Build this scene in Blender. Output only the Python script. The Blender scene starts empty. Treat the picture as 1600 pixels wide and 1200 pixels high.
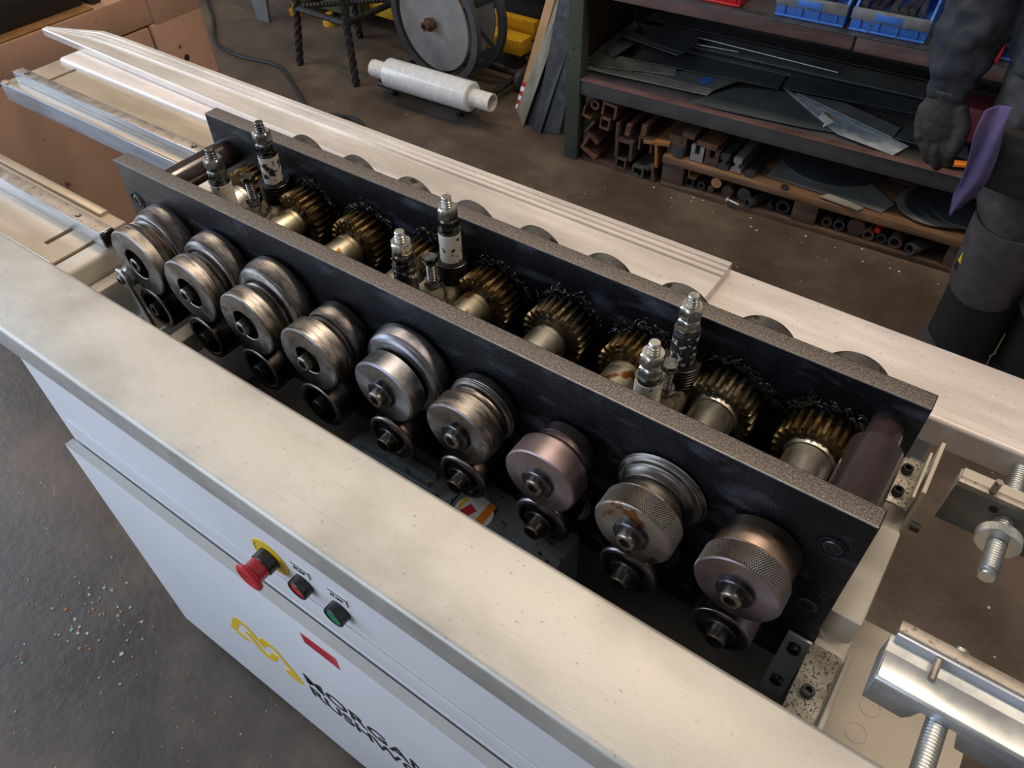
import bpy, bmesh, math, random
from mathutils import Vector, Matrix
random.seed(7)
S = 1.15            # metres per layout unit
ZF = 0.92           # floor lies 0.92 units below the top of the side plates
def W(p): return Vector((p[0]*S, p[1]*S, (p[2]+ZF)*S))
scene = bpy.context.scene
# ---------------------------------------------------------------- camera
cam_d = bpy.data.cameras.new('camera'); cam = bpy.data.objects.new('camera', cam_d)
scene.collection.objects.link(cam); scene.camera = cam
r1 = Vector((0.81578565, 0.57809231, -0.01740829)); r2 = Vector((0.40974936, -0.59894397, -0.68802004)); r3 = Vector((-0.40816569, 0.55414384, -0.72548286))
cm = Matrix((( r1.x, -r2.x, -r3.x), (r1.y, -r2.y, -r3.y), (r1.z, -r2.z, -r3.z))).to_4x4()
cm.translation = W((0.96362727, -0.43319744, 0.52067067)); cam.matrix_world = cm
cam_d.sensor_width = 36.0; cam_d.lens = 1199.01/1600*36; cam_d.clip_start = 0.02; cam_d.clip_end = 60
# ---------------------------------------------------------------- light
vs = scene.view_settings
vs.view_transform = 'Standard'; vs.look = 'None'; vs.exposure = 0.0; vs.gamma = 1.0; vs.use_curve_mapping = False
world = bpy.data.worlds.new('world'); scene.world = world; world.use_nodes = True
bg = world.node_tree.nodes['Background']; bg.inputs[0].default_value = (0.75, 0.85, 1.0, 1); bg.inputs[1].default_value = 0.5
def area(name, loc, target, sx, sy, power, col):
    d = bpy.data.lights.new(name, 'AREA'); d.shape = 'RECTANGLE'; d.size = sx; d.size_y = sy; d.energy = power; d.color = col
    o = bpy.data.objects.new(name, d); scene.collection.objects.link(o); o.location = loc
    o.rotation_euler = (Vector(target)-Vector(loc)).to_track_quat('-Z', 'Y').to_euler()
    return o
area('daylight_left_window', (-4.85, -1.6, 2.5), (-4.0, -1.55, 2.3), 3.6, 2.6, 175, (0.66, 0.81, 1.0))
area('daylight_front_door', (-1.6, -3.85, 2.0), (-1.5, -2.8, 1.8), 3.0, 3.0, 100, (0.70, 0.82, 1.0))
for i, (lx, ly, pw) in enumerate(((0.3, 1.3, 44), (2.5, 1.0, 34), (-2.0, 0.9, 32), (0.9, -1.6, 7))):
    area('strip_lamp_light', (lx, ly, 3.9), (lx, ly, 0), 1.5, 0.25, pw, (1.0, 0.83, 0.64))
# ---------------------------------------------------------------- materials
M = {}
def mat(name, c1, c2=None, c3=None, metallic=0.0, rough=0.5, rough2=None, scale=8.0, detail=6.0, stretch=(1, 1, 1), bump=0.0, bscale=60.0,
        speck=None, speck_scale=200.0, speck_size=0.25, emis=None, coat=0.0, lo=0.35, hi=0.65, dist=0.0, aniso=0.0):
    m = bpy.data.materials.new(name); m.use_nodes = True; M[name] = m
    nt = m.node_tree; nd = nt.nodes; lk = nt.links
    b = nd['Principled BSDF']
    geo = nd.new('ShaderNodeNewGeometry'); mp = nd.new('ShaderNodeMapping'); lk.new(geo.outputs['Position'], mp.inputs['Vector'])
    mp.inputs['Scale'].default_value = stretch
    no = nd.new('ShaderNodeTexNoise'); no.inputs['Scale'].default_value = scale; no.inputs['Detail'].default_value = detail; no.inputs['Distortion'].default_value = dist
    no.inputs['Roughness'].default_value = 0.62
    lk.new(mp.outputs['Vector'], no.inputs['Vector'])
    rp = nd.new('ShaderNodeValToRGB'); e = rp.color_ramp.elements
    c2 = c2 or c1
    e[0].position = lo; e[0].color = (*c1, 1); e[1].position = hi; e[1].color = (*c2, 1)
    if c3: k = rp.color_ramp.elements.new((lo+hi)/2); k.color = (*c3, 1)
    lk.new(no.outputs['Fac'], rp.inputs['Fac']); col = rp.outputs['Color']
    if speck:
        sn = nd.new('ShaderNodeTexNoise'); sn.inputs['Scale'].default_value = speck_scale; sn.inputs['Detail'].default_value = 3.0
        lk.new(geo.outputs['Position'], sn.inputs['Vector'])
        sr = nd.new('ShaderNodeValToRGB'); sr.color_ramp.elements[0].position = 1-speck_size-0.03; sr.color_ramp.elements[1].position = 1-speck_size+0.03
        lk.new(sn.outputs['Fac'], sr.inputs['Fac'])
        mx = nd.new('ShaderNodeMix'); mx.data_type = 'RGBA'
        lk.new(sr.outputs['Color'], mx.inputs['Factor']); lk.new(col, mx.inputs['A']); mx.inputs['B'].default_value = (*speck, 1)
        col = mx.outputs['Result']
    lk.new(col, b.inputs['Base Color'])
    b.inputs['Metallic'].default_value = metallic
    if rough2 is None: b.inputs['Roughness'].default_value = rough
    else:
        mr = nd.new('ShaderNodeMapRange'); mr.inputs[1].default_value = 0.3; mr.inputs[2].default_value = 0.7; mr.inputs[3].default_value = rough; mr.inputs[4].default_value = rough2
        lk.new(no.outputs['Fac'], mr.inputs[0]); lk.new(mr.outputs[0], b.inputs['Roughness'])
    if bump:
        bn = nd.new('ShaderNodeTexNoise'); bn.inputs['Scale'].default_value = bscale; bn.inputs['Detail'].default_value = 4.0
        lk.new(mp.outputs['Vector'], bn.inputs['Vector'])
        bp = nd.new('ShaderNodeBump'); bp.inputs['Strength'].default_value = bump; bp.inputs['Distance'].default_value = 0.004
        lk.new(bn.outputs['Fac'], bp.inputs['Height']); lk.new(bp.outputs['Normal'], b.inputs['Normal'])
    if aniso:
        tg = nd.new('ShaderNodeTangent'); tg.direction_type = 'RADIAL'; tg.axis = 'Y'; lk.new(tg.outputs[0], b.inputs['Tangent']); b.inputs['Anisotropic'].default_value = aniso
    if coat: b.inputs['Coat Weight'].default_value = coat; b.inputs['Coat Roughness'].default_value = 0.08
    if emis: b.inputs['Emission Color'].default_value = (*emis[0], 1); b.inputs['Emission Strength'].default_value = emis[1]
    return m
mat('galv', (.43, .415, .385), (.62, .60, .555), lo=.32, hi=.68, metallic=.52, rough=.40, rough2=.57, scale=6, detail=9, stretch=(1, 1.4, 1), bump=.035, bscale=170, speck=(.36, .34, .30), speck_scale=170, speck_size=.30)
mat('galv_rear', (.70, .62, .575), (.86, .78, .74), metallic=.32, rough=.40, rough2=.55, scale=9, detail=8, stretch=(.5, 2.5, 1), bump=.03, bscale=150, speck=(.45, .39, .35), speck_scale=210, speck_size=.31)
mat('galv_tray', (.46, .37, .27), (.60, .495, .37), metallic=.5, rough=.36, rough2=.5, scale=6, stretch=(.6, 3, 1), bump=.04)
mat('zinc', (.60, .62, .63), (.74, .75, .74), metallic=.9, rough=.25, rough2=.4, scale=20)
mat('roller_steel', (.125, .110, .100), (.265, .245, .232), metallic=1, rough=.26, rough2=.42, scale=26, stretch=(1, 4, 1), speck=(.40, .37, .34), speck_scale=230, speck_size=.30, aniso=.75)
mat('roller_blue', (.14, .14, .165), (.30, .295, .31), metallic=1, rough=.26, rough2=.42, scale=26, speck=(.40, .39, .37), speck_scale=230, speck_size=.30, aniso=.7)
mat('roller_violet', (.215, .160, .168), (.32, .265, .285), metallic=1, rough=.32, rough2=.45, scale=16, aniso=.5)
mat('roller_rust', (.27, .235, .21), (.38, .345, .32), metallic=1, rough=.3, rough2=.42, scale=14, speck=(.19, .085, .035), speck_scale=38, speck_size=.38, aniso=.4)
mat('roller_copper', (.33, .22, .16), (.45, .385, .33), metallic=1, rough=.26, rough2=.42, scale=12, aniso=.7)
mat('knurl', (.17, .145, .13), (.27, .245, .23), metallic=1, rough=.32)
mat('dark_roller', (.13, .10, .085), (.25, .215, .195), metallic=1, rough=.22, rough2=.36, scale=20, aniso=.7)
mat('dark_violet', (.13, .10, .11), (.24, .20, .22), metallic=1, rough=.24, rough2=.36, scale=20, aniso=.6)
mat('bolt_black', (.035, .034, .034), (.075, .07, .065), metallic=.7, rough=.28, scale=40)
mat('bolt_steel', (.17, .155, .135), (.28, .255, .225), metallic=1, rough=.3, scale=40)
mat('washer', (.05, .05, .06), (.11, .105, .11), metallic=.9, rough=.22, scale=30)
mat('plate_black', (.003, .0035, .005), (.016, .018, .026), lo=.45, hi=.75, metallic=.0, rough=.40, rough2=.26, scale=16, bump=.35, bscale=420, speck=(.07, .075, .10), speck_scale=420, speck_size=.30)
mat('plate_top', (.066, .052, .044), (.20, .165, .142), c3=(.122, .102, .088), metallic=.3, rough=.5, rough2=.65, scale=380, detail=3, bump=.12, bscale=500, speck=(.42, .38, .345), speck_scale=620, speck_size=.37)
mat('spacer_brown', (.030, .019, .019), (.062, .040, .038), metallic=.2, rough=.14, rough2=.26, scale=18, stretch=(1, .3, 1), coat=.3)
mat('sleeve', (.42, .385, .32), (.60, .56, .49), metallic=1, rough=.26, rough2=.4, scale=10, stretch=(4, 1, 4), aniso=.6)
mat('sleeve_oil', (.38, .31, .17), (.56, .51, .40), metallic=1, rough=.24, rough2=.36, scale=16, speck=(.22, .085, .015), speck_scale=32, speck_size=.40, aniso=.5)
mat('gear', (.045, .027, .010), (.19, .118, .040), c3=(.105, .064, .020), metallic=.6, rough=.26, rough2=.46, scale=55, bump=.12, bscale=220, coat=.2)
mat('gear_steel', (.050, .038, .022), (.21, .175, .12), c3=(.12, .09, .05), metallic=.7, rough=.26, rough2=.46, scale=55, bump=.12, bscale=220, coat=.2)
mat('grease', (.010, .008, .006), (.05, .035, .02), metallic=0, rough=.12, rough2=.3, scale=60, bump=.6, bscale=140, coat=.6)
mat('chipped_white', (.02, .02, .025), (.66, .61, .52), lo=.44, hi=.47, metallic=0, rough=.35, scale=95, detail=4, bump=.1)
mat('chipped_white2', (.02, .02, .025), (.70, .65, .56), lo=.36, hi=.39, metallic=0, rough=.35, scale=140, detail=4, bump=.1)
mat('chipped_black', (.02, .02, .025), (.66, .61, .52), lo=.56, hi=.59, metallic=0, rough=.35, scale=120, detail=4, bump=.1)
mat('nut', (.46, .44, .40), (.62, .60, .55), metallic=1, rough=.27, rough2=.36, scale=60)
mat('nut_dark', (.10, .095, .09), (.24, .23, .21), metallic=1, rough=.22, rough2=.35, scale=60)
mat('disc_spring', (.04, .038, .036), (.11, .10, .095), metallic=1, rough=.3, scale=60)
mat('casting', (.11, .095, .06), (.27, .24, .165), metallic=0, rough=.35, rough2=.6, scale=25, speck=(.03, .025, .02), speck_scale=60, speck_size=.40, bump=.2)
mat('cream', (.56, .50, .41), (.64, .58, .49), metallic=0, rough=.45, scale=4, speck=(.16, .13, .10), speck_scale=150, speck_size=.25)
mat('cream_worn', (.30, .27, .21), (.60, .55, .45), metallic=.2, rough=.45, scale=40, detail=8, speck=(.06, .05, .045), speck_scale=420, speck_size=.42)
mat('cab_white', (.68, .69, .73), (.74, .75, .785), metallic=0, rough=.36, scale=3)
mat('cab_top', (.52, .50, .46), (.58, .56, .52), metallic=0, rough=.5, scale=6, speck=(.3, .28, .25), speck_scale=150, speck_size=.27)
mat('steel_bracket', (.42, .46, .52), (.55, .59, .65), metallic=.4, rough=.32, scale=10)  # lightened and bluish: the sky's reflection is put into the base colour
mat('bar_tan', (.30, .25, .21), (.46, .41, .36), metallic=.7, rough=.4, rough2=.55, scale=40, speck=(.18, .13, .10), speck_scale=180, speck_size=.35)
mat('rail_sky_tint', (.50, .56, .66), (.70, .75, .82), metallic=.8, rough=.28, rough2=.42, scale=14, stretch=(.5, 1, 3))  # blue of reflected daylight painted into the front-facing steel
mat('black_rubber', (.012, .012, .013), (.02, .02, .02), rough=.5)
mat('galv_strip', (.66, .59, .52), (.85, .78, .71), metallic=.42, rough=.32, rough2=.46, scale=9, detail=8, stretch=(.4, 2.5, 1), bump=.03, bscale=150, speck=(.42, .37, .32), speck_scale=210, speck_size=.31)
mat('galv_shaded_band', (.17, .19, .205), (.25, .275, .29), metallic=.35, rough=.4, rough2=.5, scale=8)  # dark zinc: shade under the ribbed strip put into the colour
mat('print_red', (.25, .006, .012), (.30, .01, .015), rough=.5)
mat('guide_grey', (.15, .145, .14), (.23, .225, .215), metallic=.5, rough=.4, scale=14)
mat('rear_steel', (.22, .185, .155), (.38, .34, .30), metallic=1, rough=.18, rough2=.3, scale=20, speck=(.12, .06, .03), speck_scale=60, speck_size=.36)
mat('edge_steel', (.24, .235, .25), (.38, .37, .37), metallic=.8, rough=.4, scale=60)
mat('interior', (.02, .02, .022), (.035, .034, .034), rough=.6)
mat('red_plastic', (.52, .012, .02), (.60, .02, .03), rough=.28, scale=10)
mat('green_plastic', (.01, .20, .085), (.015, .25, .11), rough=.3, scale=10)
mat('yellow_plate', (.78, .53, .015), (.82, .57, .02), rough=.4, scale=10)
mat('logo_yellow', (.80, .52, .01), (.84, .56, .015), rough=.4, scale=10)
mat('sticker_red', (.62, .03, .055), (.70, .05, .075), rough=.4, scale=40)
mat('ink_black', (.012, .012, .014), (.02, .02, .02), rough=.5)
mat('label_white', (.78, .80, .82), (.82, .83, .84), rough=.4)
mat('motor_grey', (.20, .245, .285), (.33, .38, .42), metallic=.45, rough=.32, scale=30, speck=(.06, .06, .06), speck_scale=90, speck_size=.35)
mat('label_orange', (.85, .22, .02), (.85, .25, .03), rough=.4)
mat('floor', (.066, .046, .033), (.138, .100, .072), c3=(.092, .067, .049), rough=.34, rough2=.60, scale=3.0, detail=11, bump=.35, bscale=45, speck=(.15, .12, .10), speck_scale=120, speck_size=.29)
mat('wall_paint', (.50, .48, .45), (.56, .54, .50), rough=.7)
mat('ceiling_paint', (.55, .54, .52), (.60, .59, .57), rough=.8)
def add_scratches(name, dark, scale, stretch, lo, hi, rot=0.0):
    m = M[name]; nt = m.node_tree; nd = nt.nodes; lk = nt.links; b = nd['Principled BSDF']
    src = b.inputs['Base Color'].links[0].from_socket
    geo = nd.new('ShaderNodeNewGeometry'); mp = nd.new('ShaderNodeMapping'); mp.inputs['Scale'].default_value = stretch; mp.inputs['Rotation'].default_value = (0, 0, rot)
    lk.new(geo.outputs['Position'], mp.inputs['Vector'])
    no = nd.new('ShaderNodeTexNoise'); no.inputs['Scale'].default_value = scale; no.inputs['Detail'].default_value = 5; lk.new(mp.outputs['Vector'], no.inputs['Vector'])
    rp = nd.new('ShaderNodeValToRGB'); rp.color_ramp.elements[0].position = lo; rp.color_ramp.elements[1].position = hi; lk.new(no.outputs['Fac'], rp.inputs['Fac'])
    mx = nd.new('ShaderNodeMix'); mx.data_type = 'RGBA'; lk.new(rp.outputs['Color'], mx.inputs['Factor']); lk.new(src, mx.inputs['A']); mx.inputs['B'].default_value = (*dark, 1)
    lk.new(mx.outputs['Result'], b.inputs['Base Color'])
M['plate_black'].node_tree.nodes['Principled BSDF'].inputs['Specular IOR Level'].default_value = .28
add_scratches('galv', (.45, .43, .39), 60, (.12, 3.0, 1), .63, .80, .25)
add_scratches('galv', (.36, .335, .295), 5.5, (1, 1.3, 1), .52, .80)
add_scratches('galv_rear', (.60, .53, .49), 30, (.15, 3.0, 1), .60, .85)
add_scratches('roller_steel', (.10, .085, .075), 120, (.4, 4, .4), .52, .66)
add_scratches('floor', (.060, .046, .038), 9, (1, 1, 1), .54, .85)
add_scratches('plate_black', (.055, .060, .085), 22, (.6, 1, 1.5), .56, .74)
# ---------------------------------------------------------------- mesh helpers
def frame(p, d, up=None):
    d = Vector(d).normalized(); u = Vector(up) if up else (Vector((0, 0, 1)) if abs(d.z) < .95 else Vector((1, 0, 0)))
    x = u.cross(d).normalized(); y = d.cross(x)
    m = Matrix(((x.x, y.x, d.x), (x.y, y.y, d.y), (x.z, y.z, d.z))).to_4x4(); m.translation = Vector(p); return m
class MB:
    def __init__(self): self.v = []; self.f = []; self.m = []; self.M = None; self.mi = 0
    def add(self, vs, fs):
        o = len(self.v)
        for p in vs:
            p = Vector(p)
            self.v.append(self.M @ p if self.M is not None else p)
        for f in fs: self.f.append(tuple(i+o for i in f)); self.m.append(self.mi)
        return self
    def box(self, a, b):
        x0, y0, z0 = a; x1, y1, z1 = b
        return self.add([(x0, y0, z0), (x1, y0, z0), (x1, y1, z0), (x0, y1, z0), (x0, y0, z1), (x1, y0, z1), (x1, y1, z1), (x0, y1, z1)],
                 [(0, 3, 2, 1), (4, 5, 6, 7), (0, 1, 5, 4), (1, 2, 6, 5), (2, 3, 7, 6), (3, 0, 4, 7)])
    def lathe(self, prof, n=48, c=(0, 0, 0), axis='y', cap=True):
        # profile of (distance along the axis, radius)
        vs = []; rings = []
        for a, r in prof:
            if r <= 1e-7: rings.append([len(vs)]); vs.append((a, 0, 0))
            else:
                rings.append(list(range(len(vs), len(vs)+n)))
                for i in range(n): t = 2*math.pi*i/n; vs.append((a, r*math.cos(t), r*math.sin(t)))
        fs = []
        for A, B in zip(rings, rings[1:]):
            if len(A) == 1 and len(B) == 1: continue
            if len(A) == 1: fs += [(A[0], B[(i+1) % n], B[i]) for i in range(n)]
            elif len(B) == 1: fs += [(A[i], A[(i+1) % n], B[0]) for i in range(n)]
            else: fs += [(A[i], A[(i+1) % n], B[(i+1) % n], B[i]) for i in range(n)]
        if cap:
            if len(rings[0]) > 1: fs.append(tuple(reversed(rings[0])))
            if len(rings[-1]) > 1: fs.append(tuple(rings[-1]))
        out = []
        for a, p, q in vs:
            if axis == 'y': out.append((c[0]+q, c[1]+a, c[2]+p))
            elif axis == 'x': out.append((c[0]+a, c[1]+p, c[2]+q))
            else: out.append((c[0]+p, c[1]+q, c[2]+a))
        return self.add(out, fs)
    def cyl(self, p0, p1, r0, r1=None, n=16, cap=True):
        r1 = r0 if r1 is None else r1; p0 = Vector(p0); p1 = Vector(p1); d = p1-p0; old = self.M
        F = frame(p0, d); self.M = F if old is None else old @ F
        self.lathe([(0, r0), (d.length, r1)], n, axis='z', cap=cap); self.M = old; return self
    def pipe(self, p0, p1, ro, ri, n=20):
        p0 = Vector(p0); p1 = Vector(p1); d = p1-p0; old = self.M
        F = frame(p0, d); self.M = F if old is None else old @ F
        L = d.length
        self.lathe([(0, ri), (0, ro), (L, ro), (L, ri), (0, ri)], n, axis='z', cap=False); self.M = old; return self
    def tube(self, pts, r, n=10, cap=True):
        pts = [Vector(p) for p in pts]; vs = []; fs = []; k = len(pts)
        u = None
        for i, p in enumerate(pts):
            d = (pts[min(i+1, k-1)]-pts[max(i-1, 0)]).normalized()
            if u is None: u = (Vector((0, 0, 1)) if abs(d.z) < .9 else Vector((1, 0, 0)))
            x = u.cross(d).normalized(); u = d.cross(x)
            rr = r[i] if isinstance(r, (list, tuple)) else r
            for j in range(n): t = 2*math.pi*j/n; vs.append(p + x*(rr*math.cos(t)) + u*(rr*math.sin(t)))
        for i in range(k-1):
            for j in range(n): fs.append((i*n+j, i*n+(j+1) % n, (i+1)*n+(j+1) % n, (i+1)*n+j))
        if cap: fs.append(tuple(reversed(range(n)))); fs.append(tuple(range((k-1)*n, k*n)))
        return self.add(vs, fs)
    def prism(self, poly, z0, z1, axis='z'):
        # polygon in the plane across the axis: z -> (x,y), y -> (x,z), x -> (y,z)
        k = len(poly)
        def P(a, b, h): return (a, b, h) if axis == 'z' else ((a, h, b) if axis == 'y' else (h, a, b))
        vs = [P(a, b, z0) for a, b in poly]+[P(a, b, z1) for a, b in poly]
        return self.add(vs, [tuple(reversed(range(k))), tuple(range(k, 2*k))]+[(i, (i+1) % k, k+(i+1) % k, k+i) for i in range(k)])
    def socket(self, p, d, r, L, rs, depth=None, n=24):
        # socket-head screw: p = centre of the seat, d = outward direction
        old = self.M; F = frame(p, d); self.M = F if old is None else old @ F
        depth = depth or L*.6; c = r*.12
        def hexr(t): a = (t % (math.pi/3))-math.pi/6; return rs*math.cos(math.pi/6)/math.cos(a)
        T = [2*math.pi*i/n for i in range(n)]
        vs = [(r*math.cos(t), r*math.sin(t), 0) for t in T]+[(r*math.cos(t), r*math.sin(t), L-c) for t in T]+[((r-c)*math.cos(t), (r-c)*math.sin(t), L) for t in T]
        vs += [(hexr(t)*math.cos(t), hexr(t)*math.sin(t), L) for t in T]+[(hexr(t)*math.cos(t), hexr(t)*math.sin(t), L-depth) for t in T]
        fs = []
        for k in range(4): fs += [(k*n+i, k*n+(i+1) % n, (k+1)*n+(i+1) % n, (k+1)*n+i) for i in range(n)]
        fs.append(tuple(range(4*n, 5*n))); fs.append(tuple(reversed(range(n))))
        self.add(vs, fs); self.M = old; return self
    def hexa(self, p, d, r, L, rot=0):
        old = self.M; F = frame(p, d) @ Matrix.Rotation(rot, 4, 'Z'); self.M = F if old is None else old @ F
        ch = r*.13; vs = []; fs = []
        n = 24
        def hr(t, rr): a = (t % (math.pi/3))-math.pi/6; return rr*math.cos(math.pi/6)/math.cos(a)
        T = [2*math.pi*i/n for i in range(n)]
        rows = [(0, .93), (ch*1.1, 1), (L-ch*1.1, 1), (L, .93)]
        for z, k in rows:
            for t in T:
                q = hr(t, r)
                if k < 1: q = min(q, r*.83)
                vs.append((q*math.cos(t), q*math.sin(t), z))
        for k in range(3): fs += [(k*n+i, k*n+(i+1) % n, (k+1)*n+(i+1) % n, (k+1)*n+i) for i in range(n)]
        fs.append(tuple(reversed(range(n)))); fs.append(tuple(range(3*n, 4*n)))
        self.add(vs, fs); self.M = old; return self
    def thread(self, p, d, r, L, pitch=.0031, n=20):
        old = self.M; F = frame(p, d); self.M = F if old is None else old @ F
        prof = [(0, r*.78)]; a = 0.0
        while a+pitch < L-pitch: prof += [(a+pitch*.35, r), (a+pitch*.65, r), (a+pitch, r*.78)]; a += pitch
        prof += [(L-pitch*.4, r*.95), (L, r*.8)]
        self.lathe(prof, n, axis='z'); self.M = old; return self
WORLD = {}
def link(o): scene.collection.objects.link(o); return o
def tag(o, label=None, cat=None, group=None, kind=None):
    if label: o['label'] = label
    if cat: o['category'] = cat
    if group: o['group'] = group
    if kind: o['kind'] = kind
    return o
def setp(o, parent, at):
    w = W(at); WORLD[o] = w
    if parent is not None: o.parent = parent; o.location = w-WORLD[parent]
    else: o.location = w
def empty(name, at, label=None, cat=None, group=None, kind=None):
    o = link(bpy.data.objects.new(name, None)); o.empty_display_size = .05; setp(o, None, at); tag(o, label, cat, group, kind); return o
def build(mb, name, mats, parent=None, at=None, local=False, bevel=0, seg=2, smooth=38, label=None, cat=None, group=None, kind=None):
    if isinstance(mats, str): mats = [mats]
    vs = mb.v
    if at is None:
        xs = [p.x for p in vs]; ys = [p.y for p in vs]; zs = [p.z for p in vs]
        at = ((min(xs)+max(xs))/2, (min(ys)+max(ys))/2, min(zs))
    o3 = Vector((0, 0, 0)) if local else Vector(at)
    me = bpy.data.meshes.new(name)
    me.from_pydata([tuple((p-o3)*S) for p in vs], [], mb.f)
    for mm in mats: me.materials.append(M[mm])
    me.polygons.foreach_set('material_index', mb.m)
    bm = bmesh.new(); bm.from_mesh(me)
    bmesh.ops.remove_doubles(bm, verts=bm.verts, dist=1e-6)
    bmesh.ops.recalc_face_normals(bm, faces=bm.faces)
    if bevel:
        ed = [e for e in bm.edges if len(e.link_faces) == 2 and e.calc_face_angle(0) > .5]
        bmesh.ops.bevel(bm, geom=ed, offset=bevel*S, segments=seg, affect='EDGES', clamp_overlap=True, profile=.5)
    if smooth:
        th = math.radians(smooth)
        for f in bm.faces: f.smooth = True
        for e in bm.edges:
            if len(e.link_faces) != 2 or e.calc_face_angle(0) > th: e.smooth = False
    bm.to_mesh(me); bm.free()
    o = link(bpy.data.objects.new(name, me)); setp(o, parent, at); tag(o, label, cat, group, kind)
    return o
def dup(o, parent, at):
    c = link(o.copy()); setp(c, parent, at); return c
def text_mesh(txt, name, mname, parent, at, size, sx=1.0, bold=.0, slant=0.0, depth=.0006, spacing=1.0):
    # flat lettering on a panel facing -Y; 'at' is the lower left corner
    cu = bpy.data.curves.new(name, 'FONT'); cu.body = txt; cu.size = 1.0; cu.offset = bold; cu.extrude = .01; cu.space_character = spacing
    t = bpy.data.objects.new(name+'_tmp', cu); link(t)
    dg = bpy.context.evaluated_depsgraph_get(); me = bpy.data.meshes.new_from_object(t.evaluated_get(dg))
    bpy.data.objects.remove(t); bpy.data.curves.remove(cu)
    for v in me.vertices:
        x, y, z = v.co
        v.co = ((x+y*slant)*size*sx*S, -z/.01*depth*S, y*size*S)
    me.materials.clear(); me.materials.append(M[mname]); me.name = name
    o = link(bpy.data.objects.new(name, me)); setp(o, parent, at); return o
# ---------------------------------------------------------------- room shell
def slab(name, a, b, m, label=None):
    mb = MB().box(a, b); o = build(mb, name, m, smooth=0, at=((a[0]+b[0])/2, (a[1]+b[1])/2, a[2])); o['kind'] = 'structure'; return o
RX0, RX1, RY0, RY1, RH = -4.3, 4.6, -3.4, 3.6, 2.85   # layout units
slab('floor', (RX0, RY0, -ZF-.05), (RX1, RY1, -ZF), 'floor')
slab('ceiling', (RX0, RY0, RH), (RX1, RY1, RH+.05), 'ceiling_paint')
slab('wall_back', (RX0, RY1, -ZF), (RX1, RY1+.08, RH), 'wall_paint')
slab('wall_right', (RX1, RY0, -ZF), (RX1+.08, RY1, RH), 'wall_paint')
def wall_with_hole(name, x, axis, h0, h1, z0, z1, a0, a1):
    mb = MB()
    for lo, hi, zl, zh in ((a0, h0, -ZF, RH), (h1, a1, -ZF, RH), (h0, h1, -ZF, z0), (h0, h1, z1, RH)):
        if zh-zl < .01 or hi-lo < .01: continue
        if axis == 'x': mb.box((x-.08, lo, zl), (x, hi, zh))
        else: mb.box((lo, x-.08, zl), (hi, x, zh))
    o = build(mb, name, 'wall_paint', smooth=0); o['kind'] = 'structure'
wall_with_hole('wall_left', RX0, 'x', -3.0, .2, .12, 2.45, RY0, RY1)
wall_with_hole('wall_front', RY0, 'y', -2.75, -.05, -ZF, 1.9, RX0, RX1)

# ---------------------------------------------------------------- the roll forming machine
mach = empty('roll_forming_machine', (.5, .086, -ZF), 'roll forming machine with black side plates, steel rollers and a white control cabinet', 'machine')
T = .0218; GAP = .151; YB = GAP+T           # plate thickness, inner face of the rear plate, its outer face
XS = [.0945, .1992, .3044, .4088, .5131, .6164, .7184, .8213, .9236]
ZU, ZL = -.088, -.163
def plate(y0, y1):
    mb = MB(); mb.box((0, y0, -.1195), (1, y1, 0))
    for i, f in enumerate(mb.f):
        if all(abs(mb.v[k].z) < 1e-6 for k in f): mb.m[i] = 1
    up = build(mb, 'side_plate', ['plate_black', 'plate_top'], mach, at=(0, y0, -.1195), bevel=.0012, smooth=30)
    lo = MB().box((0, y0+.0004, -.262), (1, y1-.0004, -.1203)); build(lo, 'lower_side_plate', ['plate_black'], mach, bevel=.001, smooth=30)
    ye = y0 if y0 < .1 else y0
    build(MB().box((.001, ye-.0002, -.0013), (.999, ye+.0009, .0002)), 'worn_edge', 'edge_steel', up, smooth=0)
    return up
pf = plate(0, T); pb = plate(GAP, YB)
# screws let into the front plate, and threaded holes
def ring_hole(x, z, y, r, d, parent, name):
    mb = MB().lathe([(0, r*1.18), (-.0008, r*1.18), (-.0008, r), (.0, r*.98)], 24, c=(x, y, z), cap=False)
    mb.lathe([(-.0004, r), (-.0004, 0)], 24, c=(x, y, z), cap=False)
    return build(mb, name, 'bolt_black', parent)
for x, z in ((.022, -.055), (.977, -.050)):
    build(MB().lathe([(0, .0135), (-.0012, .0135), (-.0016, .0125), (-.0010, .0105), (0, .0105)], 28, c=(x, 0, z), cap=False), 'counterbore', 'plate_black', pf)
    build(MB().socket((x, -.0001, z), (0, -1, 0), .0088, .0016, .0052, .0012), 'socket_screw', 'bolt_black', pf)
for x, z in ((.98, -.136), (.87, -.222), (.763, -.229), (.66, -.229), (.55, -.229)):
    build(MB().socket((x, -.0003, z), (0, -1, 0), .0095, .008, .0055), 'socket_screw', 'bolt_black', mach)
build(MB().lathe([(0, .0088), (-.0018, .0088), (-.0018, .0055), (0, .0055)], 28, c=(.770, 0, -.075), cap=False), 'oil_ring', 'bolt_black', pf)
for x, y, z in ((.253, -.0003, -.014), (.252, GAP-.0003, -.010)):
    build(MB().lathe([(0, .0068), (0, 0)], 24, c=(x, y, z), cap=False), 'tapped_hole', 'black_rubber', pf if y < .1 else pb)
# stamped mark beside the left screw
for q in range(5): build(MB().box((.036+q*.0052, -.0002, -.046+q*.0016), (.0392+q*.0052, .0001, -.0395+q*.0016-(q % 2)*.002)), 'worn_stamp', 'bolt_black', pf, smooth=0)

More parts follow.
